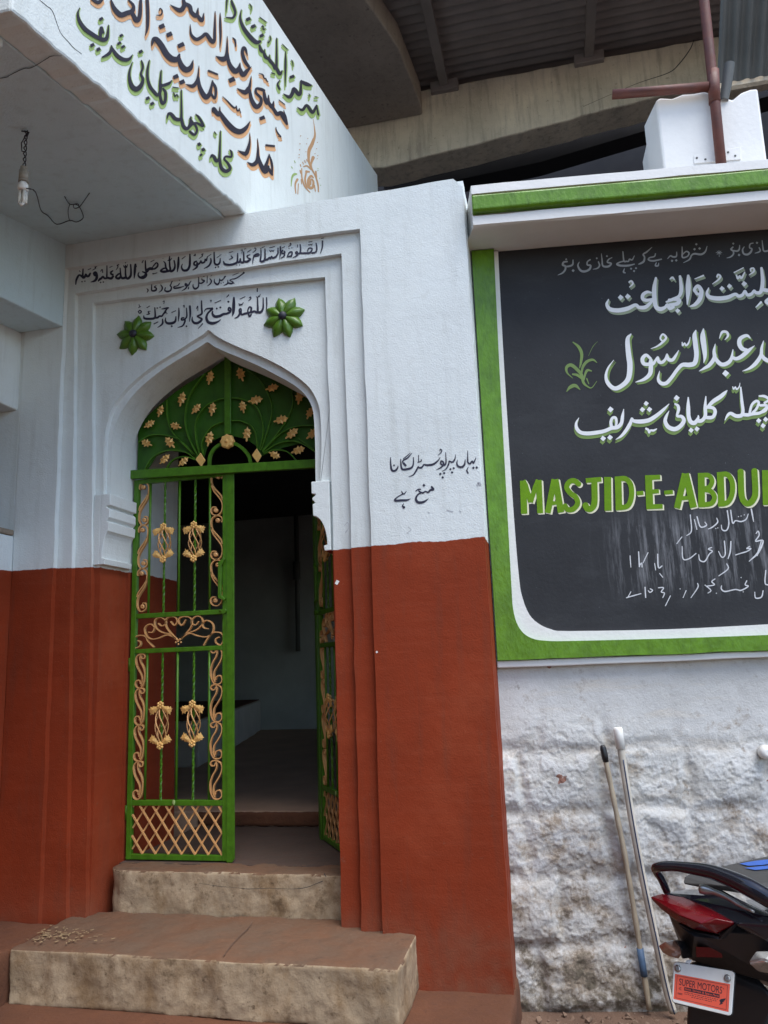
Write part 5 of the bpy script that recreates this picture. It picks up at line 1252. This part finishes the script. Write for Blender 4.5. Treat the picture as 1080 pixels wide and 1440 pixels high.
k.text("""556,1186,14 530,1190,26 508,1222,18 498,1312,7; 500,1110,9 512,1130,9; 530,1050,8 542,1074,8; D 770,1130,12 770,1150,12 788,1230,12 798,1300,12""", 340, 80, 7.2)
k.build('painted_ornament', 'moss', cano)
# cracks
k = ink_f(.0005)
k.text("300,0,4 350,42,6 400,90,5 455,240,4 520,320,5 560,365,5 620,410,3", 0, 0, 5.4); k.build('crack', 'crack', cano)
k = Ink(lambda px, py: sof(px, py, 0), (0, .2181, -.9759), .0008)
k.text("0,586,5 60,575,6 70,565,5 180,512,6 240,505,6 350,440,6 390,418,5 470,415,3", 0, 0, 5.4); k.build('crack', 'crack', cano)
def crack_on(plane, nrm, spec, x0, y0, s_, par, mat='crack'):
    k = Ink(plane, nrm, .0012); k.text(spec, x0, y0, s_); k.build('crack', mat, par)
crack_on(lambda x, y: ony(x, y, .160), NF, "560,364,.6 620,373,1.2 660,376,.6 700,380,1.6 760,378,1 820,380,1 860,376,1.8 890,365,1.2 916,352,3 912,336,2", 0, 1060, 2, thr)
crack_on(lambda x, y: ony(x, y, YB), NF, "700,110,1 668,165,3 640,220,2 560,262,1;", 340, 20 , 3, bm_)
crack_on(lambda x, y: ony(x, y, YB), NF, "560,300,1 640,265,1 720,232,1.5 800,205,2.5 830,180,3 860,140,3 872,112,2", 540, 0, 2, bm_)

crack_on(lambda x, y: onz(x, y, .3735), (0, 0, 1), "710,470,2 700,488,2.5 672,515,2 650,540,2.5 628,570,2", 0, 1060, 2, lower, 'earth')
# hair cracks, flaked spots and old smudges in the whitewash
crack_on(lambda x, y: ony(x, y, .0), NF, "915,282,8 922,270,16 930,276,10; 770,396,5 800,404,6; 830,398,4 840,406,4; 680,405,3 690,410,3", 400, 600, 3.375, ent, 'smudge')
crack_on(lambda x, y: ony(x, y, .03), NF, "285,470,2 300,455,2.5 305,480,2 290,505,2.5 295,490,2", 400, 600, 3.375, ent, 'smudge')
crack_on(lambda x, y: ony(x, y, .0), NF, "350,475,2 365,490,2.5 345,505,2 355,510,2", 470, 600, 3.375, ent, 'smudge')
# ================================================================== MOTORCYCLE
bike = empty('motorcycle', (1.05, -1.15, 0.0), 'black motorcycle tail with red lamp and orange-stickered plate parked before the stone wall', 'motorcycle')
SC = .86
def D(px, py, d): return dep(px, py, d * SC)
HD = np.array([.80, .60, 0]); HD /= np.linalg.norm(HD); LT = np.array([-HD[1], HD[0], 0])     # forward, left
def hl(name, pts, mat, par=bike, bev=.006, sub=0, smooth=False):
    m = MB(); m.hull([D(*p) for p in pts]); o = m.build(name, mat, par, bevel=bev, seg=3); return o
# tail lamp: wide arrow shaped lens
m = MB()
v = [D(915, 1261, 2.50), D(931, 1257, 2.50), D(961, 1262, 2.46), D(1000, 1278, 2.36), D(1033, 1297, 2.27),
     D(1031, 1301, 2.27), D(1008, 1313, 2.30), D(975, 1306, 2.33), D(950, 1294, 2.38), D(930, 1279, 2.44), D(918, 1267, 2.49),
     D(941, 1270, 2.42), D(975, 1281, 2.34), D(1005, 1291, 2.28), D(958, 1288, 2.34), D(985, 1299, 2.285)]
back = [D(931, 1259, 2.62), D(1000, 1282, 2.50), D(1033, 1300, 2.36), D(985, 1304, 2.44), D(935, 1278, 2.56)]
m.hull(v + back); tl = m.build('tail_lamp', 'lens_red', bike, bevel=.004, seg=3)
hl('tail_cowl', [(932, 1256, 2.52), (960, 1251, 2.55), (1012, 1250, 2.50), (1034, 1262, 2.36), (1085, 1288, 2.22), (1120, 1305, 2.15), (1120, 1345, 2.15), (1060, 1312, 2.24), (1033, 1299, 2.275), (1000, 1282, 2.37), (962, 1264, 2.47), (1000, 1300, 2.50), (1100, 1330, 2.6), (1040, 1262, 2.7)], 'gloss_black', bev=.010)
hl('under_cowl', [(938, 1281, 2.46), (975, 1309, 2.36), (1008, 1316, 2.33), (1035, 1302, 2.30), (1110, 1318, 2.2), (1110, 1390, 2.25), (1065, 1372, 2.36), (1018, 1350, 2.44), (972, 1350, 2.47), (958, 1320, 2.48), (962, 1345, 2.56), (1090, 1390, 2.62)], 'plastic_black', bev=.008)
m = MB(); m.prism([D(1033, 1299, 2.262), D(1010, 1317, 2.30), D(975, 1310, 2.335), D(952, 1298, 2.38), D(956, 1303, 2.378), D(975, 1317, 2.33), D(1012, 1322, 2.295)], D(0, 0, 0) * 0 + HD * .02); m.build('lamp_rim', 'plastic_black', bike, bevel=.002)
# grab rail
g = [(938, 1254, 2.56), (930, 1236, 2.55), (921.5, 1222, 2.53), (929, 1218.5, 2.50), (948, 1218, 2.47), (972, 1221, 2.43), (1000, 1226, 2.38), (1030, 1237, 2.32), (1055, 1249, 2.27), (1085, 1266, 2.22), (1125, 1288, 2.15)]
m = MB(); pts = crom([D(*p) for p in g], 5); n = len(pts)
rad = [.0105 + .003 * math.sin(i / n * 3.0) + .010 * max(0, min(1, (i / n - .42) / .35)) for i in range(n)]
m.tube(pts, rad, 12); m.build('grab_rail', 'gloss_black', bike)
m = MB(); g2b = [(985, 1250, 2.40), (1003, 1254, 2.37), (1022, 1262, 2.33), (1042, 1274, 2.285), (1060, 1282, 2.24)]
m.tube(crom([D(*p) for p in g2b], 4), [.012, .013, .012, .010, .008, .008, .008, .007, .006, .006, .006, .006, .005, .005, .004, .004, .003], 8); m.build('bracket', 'chrome', bike)
# frame of reference of the whole machine: rear axle on the ground plan
T0 = D(1105, 1500, 2.32); AX = np.array([T0[0], T0[1], 0]) + HD * .22 + LT * .07
def bk(f, l, z): return AX + HD * f + LT * l + np.array([0, 0, z])
# seat
m = MB()
m.hull([D(*p) for p in [(960, 1243, 2.48), (962, 1233, 2.50), (972, 1227, 2.52), (1005, 1224, 2.58), (1040, 1213, 2.66), (1075, 1206, 2.72), (1080, 1262, 2.34), (1040, 1247, 2.38), (1005, 1244, 2.42), (975, 1246, 2.46)]]
       + [bk(.06, .12, .885), bk(.06, -.12, .885), bk(.10, .13, .80), bk(.10, -.13, .80), bk(.38, .10, .80), bk(.38, -.10, .80), bk(.34, .08, .74), bk(.34, -.08, .74)])
se = m.build('seat', 'seat', bike, bevel=.018, seg=4)
m = MB(); o_ = np.array([0, 0, .004])
def seatp(px, py): 
    t = (px - 1030) / 60; s_ = (1225 - py) / 15
    return D(px, py, 2.55 + .10 * s_ + .03 * t)
# blue badge patch on the seat top: laid on the actual seat by dropping rays
def drop(obj, px, py, off=.003):
    dirv = Vector(tuple(ray(px, py))).normalized()
    me = obj.data; org = Vector(tuple(CAM)) - ORG[obj]
    from mathutils.bvhtree import BVHTree
    bm_q = bmesh.new(); bm_q.from_mesh(me); t = BVHTree.FromBMesh(bm_q)
    hit = t.ray_cast(org, dirv); bm_q.free()
    if hit[0] is None: return None
    return np.array(hit[0] + ORG[obj] + hit[1] * off * (1 if hit[1].dot(dirv) < 0 else -1))
for poly in ([(1040, 1216), (1062, 1212), (1090, 1209), (1100, 1213), (1072, 1218), (1052, 1219)], [(1047, 1222), (1078, 1219), (1100, 1216), (1100, 1222), (1085, 1223), (1062, 1225)]):
    q = [drop(se, *p) for p in poly]
    if all(a is not None for a in q):
        m.face(q)
if len(m.bm.faces): m.build('seat_patch', 'blue', bike)
# indicators
def indicator(c, tip, mat, d):
    a, b = D(*c), D(*tip)
    m = MB(); ax = b - a; L_ = np.linalg.norm(ax)
    q = Vector(tuple(ax)).to_track_quat('X', 'Z').to_matrix()
    m.ball((a + b) / 2, L_ / 2, (1.0, .62, .58), 12, rot=q); o = m.build('indicator', mat, bike); return o
i1 = hl('indicator', [(924.5, 1330, 2.47), (934, 1324, 2.43), (948, 1321, 2.45), (957, 1331, 2.41), (959, 1342, 2.40), (955, 1349, 2.42), (940, 1345, 2.41), (930, 1339, 2.43), (942, 1333, 2.385), (950, 1337, 2.38), (948, 1335, 2.50)], 'lens_amber', bev=.006)
hl('indicator_stalk', [(948, 1321, 2.47), (962, 1323, 2.45), (976, 1331, 2.46), (976, 1347, 2.46), (960, 1349, 2.44), (957, 1335, 2.42), (960, 1335, 2.52)], 'plastic_black', bev=.004)
hl('indicator', [(1052, 1353, 2.22), (1062, 1338, 2.20), (1085, 1338, 2.16), (1115, 1350, 2.10), (1112, 1372, 2.11), (1090, 1370, 2.15), (1066, 1366, 2.20), (1075, 1350, 2.10), (1080, 1355, 2.32)], 'lens_clear', bev=.006)
hl('indicator_stalk', [(1048, 1338, 2.36), (1075, 1340, 2.28), (1078, 1362, 2.28), (1050, 1362, 2.38), (1080, 1350, 2.22)], 'plastic_black', bev=.004)
hl('reflector', [(978, 1331, 2.385), (1014, 1333, 2.345), (1016, 1347, 2.345), (979, 1346, 2.385), (979, 1340, 2.44), (1016, 1342, 2.42)], 'lens_red', bev=.002)
# mudguard below the plate and number plate
hl('mudguard', [(970, 1350, 2.47), (1018, 1350, 2.44), (1065, 1372, 2.36), (1090, 1400, 2.30), (1060, 1480, 2.36), (1040, 1520, 2.38), (968, 1520, 2.46), (965, 1440, 2.46), (975, 1400, 2.56), (1060, 1450, 2.52)], 'plastic_black', bev=.01)
PTL, PTR, PBR, PBL = D(947.5, 1352, 2.42), D(1033, 1366, 2.31), D(1028.5, 1429, 2.255), D(944.5, 1409, 2.365)
NP = np.cross(PTR - PTL, PBL - PTL); NP /= np.linalg.norm(NP)
if np.dot(NP, CAM - PTL) < 0: NP = -NP
def pl(s_, t, h=0): return (PTL * (1 - s_) + PTR * s_) * (1 - t) + (PBL * (1 - s_) + PBR * s_) * t + NP * h
def rr(s0, s1, t0, t1, r, h, asp=1.45):
    out = []
    for cx_, cy_, a0 in ((s1 - r, t0 + r * asp, -90), (s1 - r, t1 - r * asp, 0), (s0 + r, t1 - r * asp, 90), (s0 + r, t0 + r * asp, 180)):
        for k in range(5):
            a = RAD(a0 + 22.5 * k); out.append(pl(cx_ + r * math.cos(a), cy_ + r * asp * math.sin(a), h))
    return out
m = MB(); m.prism(rr(0, 1, 0, 1, .06, 0), -NP * .004); npl = m.build('number_plate', 'plate_white', bike, bevel=.0015)
m = MB(); m.prism(rr(-.012, 1.012, -.02, 1.02, .07, -.0042), -NP * .004); m.build('backing', 'plastic_black', npl, bevel=.001)
O = [(.033, .300), (.945, .305), (.952, .925), (.030, .915)]
def os_(s_, t): 
    a = np.array(O[0]) * (1 - s_) + np.array(O[1]) * s_; b = np.array(O[3]) * (1 - s_) + np.array(O[2]) * s_
    return a * (1 - t) + b * t
def op(s_, t, h): q = os_(s_, t); return pl(q[0], q[1], h)
m = MB(); m.face([op(0, 0, .0004), op(0, 1, .0004), op(1, 1, .0004), op(1, 0, .0004)]); stk = m.build('sticker', 'plate_orange', npl)
m = MB()
def bar(s0, s1, t0, t1, h=.0007): m.face([op(s0, t0, h), op(s0, t1, h), op(s1, t1, h), op(s1, t0, h)])
bar(.04, .96, .055, .068); bar(.04, .96, .93, .943); bar(.04, .046, .068, .93); bar(.954, .96, .068, .93)
bar(.19, .83, .445, .585)
m.face([op(s_, t, .0007) for s_, t in ((.83, .66), (.86, .60), (.94, .54), (.93, .62), (.90, .66), (.92, .67), (.88, .72), (.90, .74), (.86, .80), (.83, .83), (.85, .74))])
m.build('sticker_print', 'black', stk)
def words(txt, s0, s1, t0, t1, mat, h, bold=0.0, shear=0.0):
    cu = bpy.data.curves.new('words', 'FONT'); cu.body = txt; cu.size = 1.0; cu.offset = bold; cu.shear = shear
    to = bpy.data.objects.new('words', cu); COL.objects.link(to)
    bpy.context.view_layer.update()
    dg = bpy.context.evaluated_depsgraph_get(); me = bpy.data.meshes.new_from_object(to.evaluated_get(dg))
    xs_ = [v.co.x for v in me.vertices]; ys_ = [v.co.y for v in me.vertices]
    a0, a1, b0_, b1_ = min(xs_), max(xs_), min(ys_), max(ys_)
    for v in me.vertices:
        q = op(s0 + (s1 - s0) * (v.co.x - a0) / (a1 - a0), t1 + (t0 - t1) * (v.co.y - b0_) / (b1_ - b0_), h)
        v.co = Vector(tuple(q)) - ORG[bike]
    bpy.data.objects.remove(to); me.name = 'words'
    me.materials.clear(); me.materials.append(MAT[mat])
    o = bpy.data.objects.new('lettering', me); COL.objects.link(o); o.parent = stk; ORG[o] = ORG[bike]
    return o
words('SUPER MOTORS', .09, .87, .15, .41, 'black', .0008, .0)
words('Sales, Service & Spare Parts', .205, .82, .470, .575, 'plate_orange', .0011, .012, .15)
words('R', .885, .905, .19, .235, 'black', .0008)
m = MB(); rnd = random.Random(8)
for t, s0, s1 in ((.635, .20, .80), (.70, .20, .78), (.765, .33, .70)):
    s_ = s0
    while s_ < s1:
        w = rnd.uniform(.012, .045); bar(s_, min(s_ + w, s1), t, t + .022); s_ += w + .014
for t, s0, s1 in ((.50, .10, .135), (.54, .09, .12), (.58, .10, .14), (.72, .07, .16), (.76, .07, .16)): bar(s0, s1, t, t + .018)
m.build('fine_print', 'black', stk)
m = MB()
for s_, t in ((.08, .16), (.90, .185)):
    c = pl(s_, t, .0); m.tube([c, c + NP * .004, c + NP * .006], [.0085, .0085, .005], 12)
m.build('bolt', 'chrome', npl)
m = MB(); m.face([pl(.19, -.02, -.001), pl(.27, .0, -.001), pl(.30, -.12, -.004), pl(.22, -.10, -.004)]); m.build('tab', 'plate_white', bike)
# wheels and the rest of the machine, mostly outside the frame
def wheel(c, R_, w):
    o = empty('x', (0, 0, 0), 'x', 'x'); bpy.data.objects.remove(o); ORG.pop(o, None) if False else None
    m = MB(); n, k = 56, 12; rings = []
    for i in range(n):
        a = 2 * math.pi * i / n; er = HD * math.cos(a) + np.array([0, 0, 1]) * math.sin(a)
        ring = []
        for j in range(k):
            b = 2 * math.pi * j / k
            tread = .006 * ((i + j) % 2) if abs(math.sin(b)) < .9 and math.cos(b) > .2 else 0
            ring.append(m.bm.verts.new(tuple(c + er * (R_ - .055 + .055 * math.cos(b) - tread) + LT * (w * .5 * math.sin(b)))))
        rings.append(ring)
    for i in range(n):
        for j in range(k):
            m.bm.faces.new((rings[i][j], rings[(i + 1) % n][j], rings[(i + 1) % n][(j + 1) % k], rings[i][(j + 1) % k]))
    wh = m.build('wheel', 'rubber', bike)
    m = MB(); m.tube([c - LT * .05, c + LT * .05], .045, 14)
    pts = [c + (HD * math.cos(a) + np.array([0, 0, 1]) * math.sin(a)) * (R_ - .095) for a in np.linspace(0, 2 * math.pi, 40)]
    m.tube(pts, .018, 8)
    for s_ in range(6):
        a = s_ * math.pi / 3; m.tube([c, c + (HD * math.cos(a) + np.array([0, 0, 1]) * math.sin(a)) * (R_ - .1)], .016, 8)
    m.build('rim', 'plastic_black', wh)
wc = bk(0, 0, .30); wheel(wc, .30, .12)
wf = bk(1.22, 0, .30); wheel(wf, .30, .10)
def lump(name, pts, mat, bev=.03, sub=1):
    m = MB(); m.hull([bk(*p) for p in pts]); o = m.build(name, mat, bike, bevel=bev, seg=3, subsurf=0)
    for p in o.data.polygons: p.use_smooth = False
    return o
def sym(pts): return pts + [(f, -l, z) for f, l, z in pts]
lump('side_panel', sym([(-.30, .10, .80), (.30, .12, .76), (.34, .13, .66), (.22, .12, .54), (-.02, .11, .62)]), 'gloss_black', .02)
lump('tank', sym([(.34, .08, .78), (.40, .12, .84), (.52, .15, .95), (.70, .15, .97), (.86, .10, .92), (.92, .06, .80), (.80, .13, .74), (.44, .12, .72)]), 'gloss_black', .035)
lump('engine', sym([(.34, .12, .28), (.74, .12, .26), (.80, .10, .46), (.68, .09, .66), (.44, .10, .60), (.32, .12, .44)]), 'plastic_black', .025)
m = MB()
for l in (.09, -.09): m.tube([bk(-.02, l, .30), bk(.36, l * .8, .36)], .022, 8)
for l in (.11, -.11): m.tube([bk(.02, l, .34), bk(.08, l, .56), bk(.12, l, .74)], .026, 10)
m.build('swingarm', 'plastic_black', bike)
m = MB(); m.tube(crom([bk(.78, -.06, .42), bk(.84, -.12, .24), bk(.5, -.16, .20), bk(.2, -.17, .30), bk(-.22, -.17, .42)], 5), [.02] * 11 + [.03, .04, .045, .047, .047, .047, .047, .045, .04, .03][:10], 12); m.build('exhaust', 'zinc', bike)
m = MB(); m.tube([wf + LT * .08, bk(.98, .08, .90)], .022, 10); m.tube([wf - LT * .08, bk(.98, -.08, .90)], .022, 10); m.build('fork', 'chrome', bike)
m = MB(); m.tube(crom([bk(.80, .34, 1.02), bk(.92, .22, 1.03), bk(.96, 0, .98), bk(.92, -.22, 1.03), bk(.80, -.34, 1.02)], 5), .013, 10); m.build('handlebar', 'plastic_black', bike)
lump('headlight', sym([(1.02, .09, .95), (1.12, .06, .93), (1.12, .05, .82), (1.04, .08, .78), (.98, .07, .86)]), 'lens_clear', .02)
